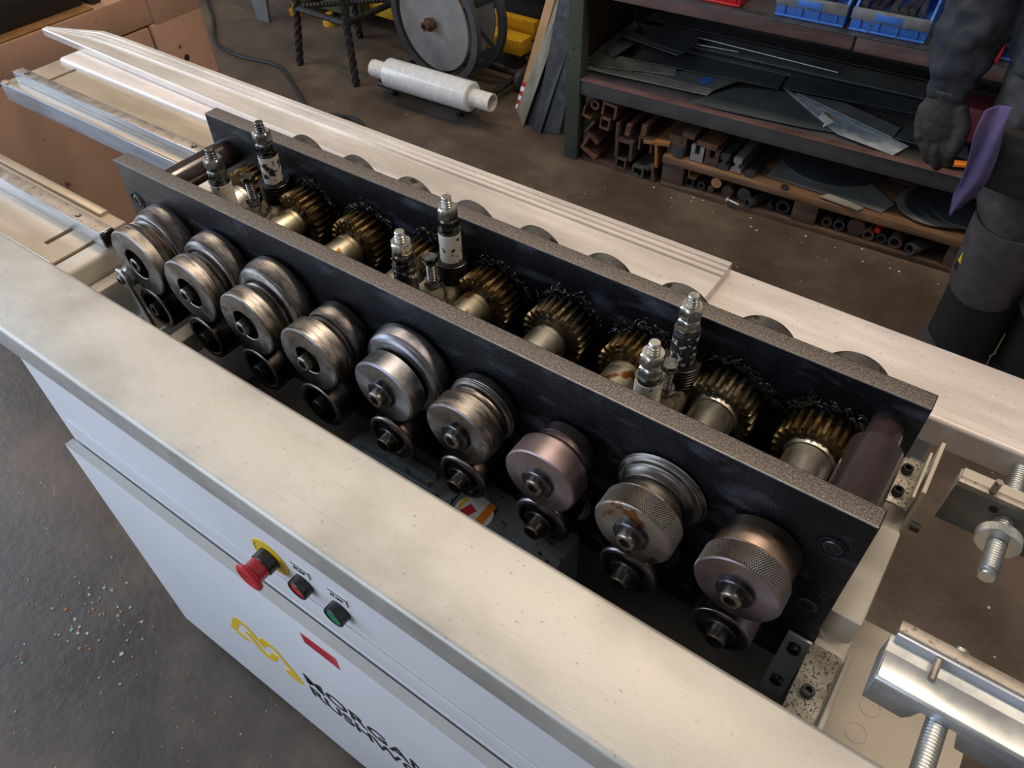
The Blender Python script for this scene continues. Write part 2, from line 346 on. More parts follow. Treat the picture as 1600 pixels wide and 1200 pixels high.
# ---- rollers: profile of (y, r) from the face to the plate
def arc(y0, r0, y1, r1, k=6, cx=True):
    out = []
    for i in range(k+1):
        t = math.pi/2*i/k
        out.append((y0+(y1-y0)*(1-math.cos(t)), r0+(r1-r0)*math.sin(t)) if cx else (y0+(y1-y0)*math.sin(t), r0+(r1-r0)*(1-math.cos(t))))
    return out
def bore(yf, ri, d): return [(yf+d, 0), (yf+d, ri*.96), (yf+.0008, ri*.96), (yf, ri)]
P = {}
P[1] = bore(-.069, .0225, .024)+[(-.069, .0462), (-.0675, .0482), (-.0545, .0484), (-.0540, .0478), (-.0535, .0484), (-.047, .0470), (-.0455, .0435), (-.044, .0450), (-.0425, .0425), (-.041, .0450), (-.0395, .0425), (-.038, .0445), (-.036, .0430)]+arc(-.034, .0445, -.028, .0510, 5)+[(-.022, .0535), (-.006, .0545), (-.004, .0530), (-.004, 0)]
P[2] = bore(-.068, .0215, .024)+[(-.068, .0435), (-.0665, .0452), (-.052, .0452), (-.0515, .0446), (-.051, .0452), (-.045, .0445), (-.0435, .0405), (-.040, .0385)]+arc(-.036, .0395, -.027, .0520, 7)+[(-.020, .0540), (-.006, .0545), (-.004, .053), (-.004, 0)]
P[3] = bore(-.069, .0210, .024)+[(-.069, .0420), (-.0675, .0437), (-.050, .0437), (-.0495, .0430), (-.049, .0437), (-.044, .0425), (-.042, .0385), (-.038, .0375)]+arc(-.036, .039, -.026, .0545, 8)+[(-.018, .0575), (-.006, .0580), (-.004, .0565), (-.004, 0)]
P[4] = bore(-.069, .0190, .024)+[(-.069, .0415), (-.0675, .0434), (-.044, .0434), (-.042, .0415), (-.039, .0355), (-.035, .0345), (-.0325, .0352), (-.0315, .0385), (-.028, .0400), (-.006, .0402), (-.004, .0385), (-.004, 0)]
def wash(yf): return [(yf, 0), (yf, .0385)]
P[5] = [(-.059, 0), (-.059, .0385), (-.0575, .0412), (-.0355, .0412), (-.034, .0390), (-.0335, .0300), (-.031, .0300), (-.0305, .0420)]+arc(-.0295, .0440, -.018, .0540, 8)+[(-.010, .0560), (-.006, .0562), (-.004, .0548), (-.004, 0)]
P[6] = [(-.060, 0), (-.060, .0385), (-.0585, .0409), (-.035, .0409), (-.0335, .0395), (-.0305, .0350), (-.026, .0345), (-.0235, .0350), (-.0225, .0385), (-.0205, .0405), (-.0195, .0392), (-.0185, .0408), (-.0170, .0396), (-.0160, .0412), (-.007, .0415), (-.004, .0395), (-.004, 0)]
P[7] = [(-.061, 0), (-.061, .0385), (-.0598, .0402), (-.0345, .0402), (-.033, .0388), (-.0325, .0300), (-.026, .0298), (-.025, .0312), (-.019, .0315), (-.0185, .0308), (-.018, .0316), (-.006, .0318), (-.004, .030), (-.004, 0)]
P[8] = [(-.034, 0), (-.034, .0350), (-.020, .0350), (-.0195, .0345), (-.019, .0350), (-.013, .0365), (-.010, .0385)]+arc(-.009, .040, -.006, .0455, 4)+[(-.0055, .0460), (-.005, .0450), (-.0042, .0458), (-.003, .0475), (-.0022, .0472), (-.002, .045), (-.002, 0)]
P[9] = [(-.036, 0), (-.036, .0372), (-.010, .0380), (-.005, .0380), (-.003, .0368), (-.003, 0)]
RM = {1: 'roller_steel', 2: 'roller_steel', 3: 'roller_steel', 4: 'roller_steel', 5: 'roller_blue', 6: 'roller_steel', 7: 'roller_violet', 8: 'roller_steel', 9: 'roller_copper'}
hub_y = [-.0725, -.0758, -.0772, -.0776, -.0723, -.0705, -.0712, -.0739, -.0728]
def shaft_bolt(parent, x, y_tip, y_seat, z, r=.0100, m='bolt_steel'):
    build(MB().socket((x, y_seat, z), (0, -1 if y_tip < y_seat else 1, 0), r, abs(y_tip-y_seat), r*.62, .007), 'socket_bolt', m, parent)
def knurled(x, z, y0, y1, r, rc, parent, mats, face_hole=0):
    # knurled wheel: diamond teeth on the rim, chamfered edges, plain faces
    n = 112; rows = 13; vs = []; fs = []
    mb = MB(); mb.mi = 0
    for j in range(rows):
        a = y0+.0012+(y1-y0-.0024)*j/(rows-1)
        for i in range(n):
            t = 2*math.pi*(i+.5*(j % 2))/n
            up = (i+(j//1)) % 2 if False else 1
            rr = r if (j % 2 == 0) else r
            vs.append((x+rr*math.sin(t), a, z+rr*math.cos(t)))
    base = len(vs)
    # pyramid tips between the lattice points
    tips = []
    for j in range(rows-2):
        a = y0+.0012+(y1-y0-.0024)*(j+1)/(rows-1)
        for i in range(n):
            t = 2*math.pi*(i+.5*(j % 2)+.0)/n
            tips.append((x+(r+.0013)*math.sin(t), a, z+(r+.0013)*math.cos(t)))
    vs += tips
    for j in range(rows-2):
        for i in range(n):
            b = j*n+i; top = (j+2)*n+i
            if j % 2 == 0: l = (j+1)*n+(i-1) % n; rgt = (j+1)*n+i
            else: l = (j+1)*n+i; rgt = (j+1)*n+(i+1) % n
            k = base+j*n+i
            fs += [(b, rgt, k), (rgt, top, k), (top, l, k), (l, b, k)]
    mb.add(vs, fs)
    mb.mi = 1
    mb.lathe([(y0, 0), (y0, rc), (y0+.0012, r+.0002), (y0+.0026, r-.0002)], 72, c=(x, 0, z), cap=False)
    mb.lathe([(y1-.0026, r-.0002), (y1-.0012, r+.0002), (y1, rc), (y1, 0)], 72, c=(x, 0, z), cap=False)
    return build(mb, 'knurled_wheel', mats, parent, smooth=12, at=(x, y0, z))
for i in range(1, 10):
    x = XS[i-1]
    ro = build(MB().lathe(P[i], 72, c=(x, 0, ZU)), 'roller', RM[i], mach, at=(x, 0, ZU), smooth=25)
    if i in (8, 9):
        yk = -.061 if i == 8 else -.060
        knurled(x, ZU, yk, -.0345, .0394, .0385, ro, ['knurl', 'roller_rust' if i == 8 else 'roller_violet'])
    yf = {5: -.059, 6: -.060, 7: -.061, 8: -.061, 9: -.060}.get(i)
    if yf:
        build(MB().lathe([(yf, .0172), (yf-.0040, .0172), (yf-.0050, .0160), (yf-.0050, .0060), (yf, .0060)], 48, c=(x, 0, ZU), cap=False), 'washer', 'washer', ro)
        shaft_bolt(ro, x, hub_y[i-1], yf-.0045, ZU)
    else:
        yb = P[i][0][0]
        build(MB().lathe([(yb-.0002, .0150), (yb-.004, .0150), (yb-.005, .0140), (yb-.005, .006)], 40, c=(x, 0, ZU), cap=False), 'washer', 'washer', ro)
        shaft_bolt(ro, x, hub_y[i-1], yb-.004, ZU, .0095)
# lower rollers
for i in range(1, 10):
    x = XS[i-1]
    if i <= 4:
        yf = -.070; R0 = .0325
        prof = bore(yf, .0255, .026)+[(yf, .0305), (yf+.0012, R0), (-.050, R0), (-.0495, .0318), (-.049, R0), (-.020, R0), (-.019, .0300), (-.006, .0300), (-.004, .029), (-.004, 0)]
        lr = build(MB().lathe(prof, 56, c=(x, 0, ZL)), 'lower_roller', 'dark_roller', mach, at=(x, 0, ZL), smooth=25)
        shaft_bolt(lr, x, -.0745, -.046, ZL, .0095, 'bolt_black')
    else:
        yf = {5: -.062, 6: -.060, 7: -.058, 8: -.058, 9: -.061}[i]; R0 = .0318 if i < 9 else .0292
        prof = [(yf+.006, 0), (yf+.006, .0240), (yf, .0245), (yf, .0275)]+arc(yf+.0005, .0285, yf+.006, R0, 4)
        if i == 5: prof += [(-.052, R0), (-.050, .0300), (-.014, .0300), (-.012, .034), (-.010, .0345), (-.006, .028), (-.004, 0)]
        elif i in (7, 8): prof += [(-.046, R0), (-.042, .0305), (-.030, .0285), (-.016, .0285), (-.015, .037), (-.006, .038), (-.004, .036), (-.004, 0)]
        else: prof += [(-.012, R0), (-.010, .030), (-.004, .030), (-.004, 0)]
        lr = build(MB().lathe(prof, 56, c=(x, 0, ZL)), 'lower_roller', 'dark_violet' if i >= 7 else 'dark_roller', mach, at=(x, 0, ZL), smooth=25)
        build(MB().lathe([(yf+.006, .0172), (yf-.0015, .0172), (yf-.0025, .016), (yf-.0025, .005)], 40, c=(x, 0, ZL), cap=False), 'washer', 'washer', lr)
        shaft_bolt(lr, x, -.0745, yf-.002, ZL, .0098, 'bolt_steel')
# rollers on the far side of the rear plate
rear_up = build(MB().lathe([(.003, 0), (.003, .038), (.012, .0395), (.030, .0395), (.032, .032), (.038, .032), (.040, .0385), (.068, .0400), (.0725, .0390), (.0725, .017), (.0775, .0165), (.0775, 0)], 64, c=(XS[0], YB, ZU)), 'rear_roller', 'rear_steel', mach, at=(XS[0], YB, ZU), smooth=25)
rear_lo = build(MB().lathe([(.003, 0), (.003, .032), (.066, .032), (.0695, .031), (.0695, 0)], 48, c=(XS[0], YB, ZL)), 'rear_lower_roller', 'dark_roller', mach, at=(XS[0], YB, ZL), smooth=25)
for x in XS[1:]: dup(rear_up, mach, (x, YB, ZU)); dup(rear_lo, mach, (x, YB, ZL))
# ---- gears and shaft sleeves between the plates
def gear_mb(n=25, ro=.0398, ri=.0328, y0=.1165, y1=.1455):
    mb = MB(); vs = []; fs = []; pr = []
    for i in range(n):
        t = 2*math.pi*i/n; w = 2*math.pi/n
        pr += [(t-w*.33, ri), (t-w*.205, ro-.0007), (t-w*.16, ro), (t+w*.16, ro), (t+w*.205, ro-.0007), (t+w*.33, ri)]
    k = len(pr); rows = [(y0, -.0010), (y0+.0010, 0), (y1-.001, 0), (y1, -.001)]
    for a, dr in rows:
        for t, r in pr: vs.append(((r+dr)*math.sin(t), a, (r+dr)*math.cos(t)))
    for j in range(3): fs += [(j*k+i, j*k+(i+1) % k, (j+1)*k+(i+1) % k, (j+1)*k+i) for i in range(k)]
    # faces: annulus to the hub, then the hub disc
    for side, a in ((0, y0), (3, y1)):
        b = len(vs)
        for t, r in pr: vs.append((.020*math.sin(t), a, .020*math.cos(t)))
        fs += [(side*k+i, side*k+(i+1) % k, b+(i+1) % k, b+i) for i in range(k)]
        fs.append(tuple(range(b, b+k)))
    mb.add(vs, fs); return mb
g0 = None
for i, x in enumerate(XS):
    y = 0
    if i in (0, 1, 2, 3): mname = 'gear'
    else: mname = 'gear' if i in (4, 6, 8) else 'gear_steel'
    rot = [.05, .11, .02, .16, .09, .19, .04, .13, .07][i]
    mb = gear_mb(); mb.v = [Matrix.Rotation(rot, 3, 'Y') @ p for p in mb.v]
    g = build(mb, 'gear', mname, mach, at=(x, 0, ZU), local=True, smooth=30)
    mb = gear_mb(n=23, ro=.0345, ri=.0272); mb.v = [Matrix.Rotation(rot*.5, 3, 'Y') @ p for p in mb.v]
    build(mb, 'lower_gear', 'gear_steel', mach, at=(x, 0, ZL), local=True, smooth=30)
    build(MB().lathe([(T, .0231), (.104, .0231), (.1045, .0226), (.105, .0231), (.1105, .0231), (.1112, .0224), (.1112, .0255 if i in (7, 8) else .0215), (.1168, .0265 if i in (7, 8) else .0215)], 48, c=(x, 0, ZU)),
          'shaft_sleeve', 'sleeve_oil' if i in (1, 2, 4, 6) else 'sleeve', mach, smooth=25, at=(x, T, ZU))
    # grease thrown round the hub
    mb = MB(); n = 40
    for q in range(10):
        t = random.uniform(0, 6.28); r = random.uniform(.022, .031)
        mb.M = Matrix.Translation((x+r*math.sin(t), .1155, ZU+r*math.cos(t))) @ Matrix.Diagonal((1, .45, 1, 1))
        s = random.uniform(.002, .0045); mb.lathe([(-s, 0), (-s*.7, s*.7), (0, s), (s*.7, s*.7), (s, 0)], 8)
    mb.M = None
    build(mb, 'grease_clots', 'grease', g, kind='stuff')
# stringy grease and swarf stuck on the inner face of the rear plate
mb = MB()
for x in XS[1:]:
    for q in range(26):
        t = random.uniform(-1.3, 1.2); r = random.uniform(.041, .052); px = x+.004+r*math.sin(t); pz = ZU+r*math.cos(t)
        L = random.uniform(.006, .02); a = t+random.uniform(-.9, .9); pts = []
        for k in range(5):
            f = k/4*L; pts.append((px+math.cos(a)*f+random.uniform(-.0012, .0012), GAP-.0008-random.uniform(0, .004), min(-.008, pz-math.sin(a)*f+random.uniform(-.0012, .0012))))
        mb.tube(pts, random.uniform(.0003, .0009), 5)
for x in XS[1:]:
    for q in range(22):
        t = random.uniform(-1.2, 1.3); r = random.uniform(.040, .050); s = random.uniform(.0015, .004)
        mb.M = Matrix.Translation((x+.003+r*math.sin(t), GAP-.0006, min(-.006, ZU+r*math.cos(t)))) @ Matrix.Diagonal((1.3, .4, 1, 1))
        mb.lathe([(-s, 0), (-s*.7, s*.7), (0, s), (s*.7, s*.7), (s, 0)], 7)
mb.M = None
build(mb, 'grease_strings', 'grease', mach, kind='stuff')
# ---- spacers between the plates
build(MB().cyl((.033, T, -.050), (.033, GAP, -.050), .0195, n=40), 'spacer_bar', 'spacer_brown', mach)
build(MB().lathe([(T, .0240), (.1140, .0240), (.1145, .0235), (.1145, .0165), (GAP, .0165)], 48, c=(.974, 0, -.040)), 'spacer_bar', 'spacer_brown', mach, smooth=25)
build(MB().cyl((.033, T, -.190), (.033, GAP, -.190), .0195, n=32), 'spacer_bar', 'spacer_brown', mach)
# ---- pressure adjusters: two studs and a clamp bolt on a casting
for k, (x, mf, mr) in enumerate(((.1520, 'chipped_white2', 'chipped_white'), (.4630, 'chipped_black', 'chipped_white2'), (.7700, 'chipped_white2', 'chipped_black'))):
    nutm = 'nut' if k == 2 else 'nut_dark'
    mb = MB(); mb.box((x-.020, .028, -.112), (x+.020, .146, -.074))
    cs = build(mb, 'adjuster_casting', 'casting', mach, bevel=.008, seg=3)
    build(MB().lathe([(0, .018), (.010, .017), (.016, .012), (.0165, 0)], 32, c=(x, .088, -.075), axis='z'), 'casting_boss', 'casting', cs)
    for (y, m, rear) in ((.050, mf, False), (.130, mr, True)):
        zt = .040
        ad = build(MB().thread((x, y, -.07), (0, 0, 1), .0062, zt+.07), 'adjuster_stud', 'nut' if k else 'nut_dark', mach)
        build(MB().hexa((x, y, .0130), (0, 0, 1), .0126, .0146, .3+k*.5), 'nut', 'nut', ad)
        build(MB().hexa((x, y, -.0012), (0, 0, 1), .0124, .0134, .75+k*.3), 'lock_nut', nutm, ad)
        mb = MB().lathe([(-.0062, .0062), (-.0062, .0134), (-.0042, .0138), (-.0030, .0134), (-.0030, .0128), (-.0012, .0128), (-.0012, .0062)], 32, c=(x, y, 0), axis='z', cap=False)
        build(mb, 'washer', 'nut_dark', ad, smooth=25)
        build(MB().lathe([(-.072 if not rear else -.0452, .0134), (-.0072, .0134), (-.0062, .0126)], 36, c=(x, y, 0), axis='z'), 'sleeve', m, ad, smooth=25)
        if rear:
            prof = [(-.0740, .0150)]
            z = -.0738
            for q in range(7): prof += [(z, .0196), (z+.0016, .0216), (z+.0031, .0216), (z+.0039, .0196)]; z += .0041
            prof += [(-.0450, .0205), (-.0450, .013)]
            build(MB().lathe(prof, 40, c=(x, y, 0), axis='z'), 'disc_springs', 'disc_spring', ad, smooth=25)
    y = .088
    bo = build(MB().thread((x+.004, y, -.075), (0, 0, 1), .0058, .052), 'clamp_bolt', 'nut_dark', cs)
    build(MB().hexa((x+.004, y, -.0235), (0, 0, 1), .0098, .0075, .2), 'bolt_head', 'nut_dark', cs)
    build(MB().hexa((x+.004, y, -.058), (0, 0, 1), .0108, .0090, .6), 'clamp_nut', 'nut_dark', cs)
# ---- drive motor and chain parts below the front rollers
mo = build(MB().lathe([(.42, 0), (.42, .040), (.432, .044), (.560, .044), (.565, .040), (.578, .040), (.578, .050), (.590, .050), (.590, 0)], 40, c=(0, -.045, -.285), axis='x'), 'drive_motor', 'motor_grey', mach, smooth=25)
for q in range(14):
    t = math.radians(-10+q*16)
    mb = MB(); mb.M = Matrix.Translation((.495, -.045, -.285)) @ Matrix.Rotation(t, 4, 'X'); mb.box((-.055, -.0015, .044), (.058, .0015, .056)); build(mb, 'cooling_fin', 'motor_grey', mo)
gb = build(MB().box((.590, -.098, -.335), (.742, -.004, -.2350)), 'gearbox', 'motor_grey', mach, bevel=.006)
for x in (.66, .725): build(MB().cyl((x, -.085, -.235), (x, -.085, -.230), .006, n=6), 'gearbox_bolt', 'bolt_black', gb)
wl = build(MB().lathe([(-.2349, 0), (-.2349, .024), (-.2335, .024), (-.2335, 0)], 32, c=(.622, -.052, 0), axis='z'), 'warning_label', 'label_white', gb)
build(MB().prism([(.630, -.074), (.640, -.071), (.640, -.030), (.630, -.029)], -.2335, -.2328), 'orange_band', 'label_orange', wl)
build(MB().prism([(.606, -.062), (.616, -.066), (.624, -.048), (.612, -.044)], -.2335, -.2328), 'red_mark', 'sticker_red', wl)
build(MB().prism([(.600, -.048), (.604, -.060), (.606, -.040), (.602, -.036)], -.2335, -.2328), 'yellow_mark', 'yellow_plate', wl)
build(MB().box((.505, -.073, -.2300), (.535, -.063, -.2285)), 'rating_label', 'sticker_red', mo)
build(MB().box((.500, -.078, -.2400), (.560, -.058, -.2300)), 'terminal_box', 'motor_grey', mo, bevel=.002)
build(MB().box((.566, -.034, -.214), (.588, -.030, -.190)), 'red_flag_tab', 'red_plastic', mach, bevel=.0015)
# chain tensioner at the left end
ct = build(MB().cyl((.052, -.062, -.128), (.052, -.012, -.128), .0205, n=36), 'idler_roller', 'zinc', mach)
build(MB().lathe([(-.072, .0145), (-.062, .0145), (-.061, .018), (-.0605, .018), (-.0605, 0)], 32, c=(.052, 0, -.128)), 'idler_flange', 'zinc', ct)
mb = MB().prism([(.040, -.118), (.046, -.111), (.056, -.111), (.064, -.119), (.064, -.134), (.088, -.235), (.072, -.238), (.048, -.142), (.041, -.136)], -.0785, -.0740, 'y')
build(mb, 'tensioner_arm', 'zinc', mach, bevel=.001)
build(MB().socket((.052, -.0785, -.126), (0, -1, 0), .0065, .004, .0036), 'tensioner_screw', 'nut_dark', mach)
build(MB().box((.062, -.105, -.275), (.090, -.0005, -.240)), 'base_crossbar', 'cream', mach, bevel=.003)
build(MB().box((-.075, -.105, -.275), (-.047, -.0005, -.246)), 'base_crossbar', 'cream', mach, bevel=.003)

# ---- cabinet
CX0, CX1, CYF, CYR, CZB = .002, 1.034, -.2255, .400, -.895
mb = MB()
mb.box((CX0, CYF, CZB), (CX1, CYF+.004, -.150)); mb.box((CX0, CYR-.004, CZB), (CX1, CYR, -.150)); mb.box((CX0, CYF+.004, CZB), (CX0+.004, CYR-.004, -.27))
mb.box((CX1-.004, CYF+.004, CZB), (CX1, CYR-.004, -.34)); mb.box((CX0+.004, CYF+.004, CZB), (CX1-.004, CYR-.004, CZB+.004))
cab = build(mb, 'cabinet_body', 'cab_white', mach, bevel=.0008)
build(MB().box((.06, CYF+.006, -.42), (CX1-.006, CYR-.006, -.415)), 'drip_tray', 'interior', mach)
mb = MB().box((CX0+.004, CYF+.0005, -.30), (CX1-.004, CYF+.002, -.18))
# folded ledge line on the control strip
build(MB().box((CX0+.030, CYF-.0020, -.330), (CX1, CYF, -.285)), 'control_strip_fold', 'cab_white', cab, bevel=.002)
mb = MB(); mb.box((CX0+.001, -.2415, -.893), (CX1, -.2300, -.3480))
dr = build(mb, 'cabinet_door', 'cab_white', mach, bevel=.0025)
build(MB().box((CX0+.001, -.2410, -.3480), (CX1, -.2280, -.3473)), 'door_top_edge', 'cab_top', dr)
build(MB().cyl((CX0+.012, -.232, -.366), (CX0-.010, -.232, -.366), .007, n=12), 'hinge_pin', 'bolt_black', dr)
for x, y in ((.03, -.20), (1.0, -.20), (.03, .37), (1.0, .37)):
    build(MB().lathe([(-ZF, .024), (-ZF+.010, .024), (-ZF+.014, .012), (CZB+.001, .012)], 24, c=(x, y, 0), axis='z'), 'levelling_foot', 'black_rubber', mach)
# logo, lettering and stickers on the door
L1 = [(0.2853, -0.5655), (0.2967, -0.5626), (0.3133, -0.5661), (0.3245, -0.5769), (0.3314, -0.5874), (0.3473, -0.5633), (0.3562, -0.5617), (0.3656, -0.5604), (0.3789, -0.5648), (0.3885, -0.5846), (0.4013, -0.6044), (0.4133, -0.643), (0.4013, -0.6571), (0.3838, -0.659), (0.3738, -0.6518), (0.37, -0.6376), (0.3819, -0.6318), (0.3945, -0.6352), (0.3871, -0.616), (0.3786, -0.5963), (0.3714, -0.5778), (0.3595, -0.5774), (0.3501, -0.5869), (0.3366, -0.6108), (0.3286, -0.6136), (0.3247, -0.6051), (0.316, -0.5989), (0.3085, -0.5821), (0.295, -0.5782), (0.2832, -0.5956), (0.2625, -0.6379), (0.275, -0.6376), (0.2864, -0.6397), (0.2909, -0.643), (0.2813, -0.6546), (0.2707, -0.6564), (0.2548, -0.6544), (0.2432, -0.6459), (0.2631, -0.6047)]
L2 = [(0.299, -0.5981), (0.3069, -0.5981), (0.3138, -0.6088), (0.3203, -0.6251), (0.3295, -0.6347), (0.3396, -0.6331), (0.3574, -0.6004), (0.3691, -0.5977), (0.3663, -0.6122), (0.3501, -0.6435), (0.3366, -0.6546), (0.3217, -0.656), (0.3115, -0.6487), (0.305, -0.6318), (0.2985, -0.6153), (0.2923, -0.6108)]
for L in (L1, L2): build(MB().prism(L, -.2421, -.2415, 'y'), 'logo', 'logo_yellow', dr, smooth=0)
text_mesh('MORGAN', 'lettering', 'ink_black', dr, (0.4267, -.2416, -0.6088), .0475, 1.17, .014, spacing=1.03)
text_mesh('RUSHWORTH', 'lettering', 'ink_black', dr, (0.4267, -.2416, -0.6544), .0475, 1.10, .014, spacing=1.0)
st = build(MB().prism([(0.4848, -0.3802), (0.5476, -0.3759), (0.5476, -0.4085), (0.485, -0.4067)], -.2420, -.2415, 'y'), 'red_sticker', 'sticker_red', dr, smooth=0)
for q in range(4): build(MB().box((0.4872, -.2423, -0.3866-q*.0066), (0.4872+.052-.010*(q % 2), -.2418, -0.3844-q*.0066)), 'faded_print_line', 'print_red', st, smooth=0)
# control buttons
es = build(MB().lathe([(CYF, .0288), (CYF-.0012, .0288), (CYF-.0012, .0)], 48, c=(0.4639, 0, -0.2431)), 'emergency_stop', 'yellow_plate', cab)
build(MB().lathe([(CYF-.0012, .0155), (CYF-.014, .0155), (CYF-.015, .0145)], 40, c=(0.4639, 0, -0.2431)), 'black_collar', 'bolt_black', es)
build(MB().lathe([(CYF-.0120, .0140), (CYF-.0262, .0138), (CYF-.0280, .0155), (CYF-.0290, .0190), (CYF-.0310, .0200), (CYF-.0335, .0196), (CYF-.0350, .0170), (CYF-.0355, .0130), (CYF-.0347, .0120), (CYF-.0347, 0)], 48, c=(0.4639, 0, -0.2431)), 'mushroom_head', 'red_plastic', es, smooth=50)
for q in range(9):
    t = math.radians(150+q*9 if q < 5 else -35+q*8); r = .0245; ex, ez = 0.4639, -0.2431
    build(MB().cyl((ex+r*math.cos(t), CYF-.0011, ez+r*math.sin(t)), (ex+r*math.cos(t), CYF-.0015, ez+r*math.sin(t)), .0011, n=8), 'print_mark', 'ink_black', es)
for x, m, t, nm in ((0.5169, 'red_plastic', 'STOP', 'stop_button'), (0.5727, 'green_plastic', 'START', 'start_button')):
    b = build(MB().lathe([(CYF, .0142), (CYF-.0120, .0142), (CYF-.0130, .0132), (CYF-.0130, .0118), (CYF-.0110, .0116)], 40, c=(x, 0, -0.2484), cap=False), nm, 'bolt_black', cab)
    build(MB().lathe([(CYF-.0105, .0116), (CYF-.0118, .0112), (CYF-.0120, .0)], 40, c=(x, 0, -0.2484), cap=False), 'button_cap', m, b)
    x0 = x-.0095
    lp = build(MB().prism([(x0-.0003, -0.2236), (x0, -0.2095), (x0+.0270, -0.2095), (x0+.0270, -0.2236)], CYF-.0012, CYF, 'y'), 'legend_plate', 'label_white', b, smooth=0)
    build(MB().box((x0, CYF-.0016, -0.211), (x0+.0270, CYF-.0011, -0.2095)), 'legend_border', 'ink_black', b)
    build(MB().box((x0+.0263, CYF-.0016, -0.2236), (x0+.0270, CYF-.0011, -0.2095)), 'legend_border', 'ink_black', b)
    text_mesh(t, 'legend_print', 'ink_black', b, (x0+.0022, CYF-.0013, -0.2205), .0082 if t == 'STOP' else .0070, .95, .0)
# ---- right end frame: cross beam, end plate tabs, brackets
fr = build(MB().box((1.0015, -.125, -.246), (1.0325, .285, -.2035)), 'end_cross_beam', 'cream', mach, bevel=.003)
build(MB().box((1.0320, -.128, -.340), (1.0365, -.0005, -.1900)), 'end_plate_tab', 'cream', mach, bevel=.001)
build(MB().box((1.0320, .1950, -.340), (1.0365, .2770, -.1500)), 'end_plate_tab', 'cream', mach, bevel=.001)
build(MB().box((1.0005, .020, -.222), (1.0315, .147, -.1655)), 'beam_cap', 'cream', mach, bevel=.004)
bk = build(MB().box((.9995, -.124, -.2035), (1.0300, -.0005, -.1985)), 'bracket', 'cream_worn', mach, bevel=.0015)
build(MB().box((.9765, -.0045, -.330), (1.0010, -.0005, -.1985)), 'bracket_leg', 'steel_bracket', bk, bevel=.0015)
build(MB().socket((1.0135, -.052, -.1985), (0, 0, 1), .0062, .0075, .0036), 'socket_screw', 'bolt_black', bk)
for z in (-.216, -.290): build(MB().socket((.9885, -.0045, z), (0, -1, 0), .0062, .0075, .0036), 'socket_screw', 'bolt_black', bk)
bk = build(MB().box((1.0035, .1740, -.1655), (1.0260, .2450, -.1615)), 'bracket', 'cream_worn', mach, bevel=.0015)
build(MB().box((1.0245, .1740, -.1655), (1.0275, .2450, -.140)), 'bracket_leg', 'cream', bk, bevel=.001)
for y in (.1890, .2240): build(MB().socket((1.0120, y, -.1615), (0, 0, 1), .0060, .0075, .0036), 'socket_screw', 'bolt_black', bk)
build(MB().cyl((1.0365, .168, -.175), (1.0460, .168, -.175), .005, n=16), 'screw_end', 'bolt_black', mach)
build(MB().cyl((1.012, .262, -.200), (1.035, .262, -.200), .018, n=24), 'pulley', 'motor_grey', mach)
# left end frame
build(MB().box((-.0850, -.130, -.190), (-.0480, .300, -.1440)), 'end_cross_beam', 'cream', mach, bevel=.006, seg=3)
build(MB().box((-.044, -.130, -.245), (-.020, .300, -.1750)), 'inner_cross_beam', 'cream', mach, bevel=.003)
mb = MB().box((-.105, -.236, -.86), (-.10, .408, -.30))
# platform on the right-hand side with two knock-outs
pl = build(MB().prism([(1.036, -.236), (1.171, -.236), (1.171, .120), (1.036, .120)], -.306, -.300), 'side_shelf', 'cream', mach, bevel=.001)
for x, y in ((1.080, .025), (1.0765, -.009)):
    build(MB().lathe([(-.3000, .0105), (-.2994, .0105), (-.2994, .0101), (-.3000, .0101)], 32, c=(x, y, 0), axis='z', cap=False), 'knockout_ring', 'cab_top', pl)
build(MB().box((1.150, -.236, -.83), (1.171, .115, -.306)), 'shelf_support', 'cream', mach, bevel=.001)
# ---------------------------------------------------------------- galvanised table covers
def cover(name, x0, x1, yi, yo, label):
    # top with folded edges: outline across Y, extruded along X
    s = 1 if yo > yi else -1
    t = .003; r = .006; H = .0375 if yo > yi else .0445
    def arc2(cx, cz, r, a0, a1, k=5): return [(cx+r*math.cos(math.radians(a0+(a1-a0)*i/k)), cz+r*math.sin(math.radians(a0+(a1-a0)*i/k))) for i in range(k+1)]
    a, b = min(yi, yo), max(yi, yo); z = -.13
    out = [(a, z-H)]+arc2(a+r, z-r, r, 180, 90)+arc2(b-r, z-r, r, 90, 0)+[(b, z-H), (b-t, z-H), (b-t, z-r), (b-r, z-t), (a+r, z-t), (a+t, z-r), (a+t, z-H)]
    mb = MB().prism(out, x0, x1, 'x')
    return build(mb, name, 'galv' if yo < yi else 'galv_rear', smooth=40, label=label, cat='table cover', at=((x0+x1)/2, (a+b)/2, z-H))
cover('table_cover', -1.05, 1.42, -.1080, -.2275, 'galvanised steel table cover in front of the rollers, above the control buttons')
cover('table_cover', -.671, 1.42, .2850, .4080, 'galvanised steel table cover behind the machine, partly under the ribbed strip')
# ribbed strip lying on the rear cover
z0 = -.1285
mb = MB()
y_l, y_r = .333, .2945
def yb(x): return y_l+(y_r-y_l)*(x+.80)/(1.52)
prof_n = 24
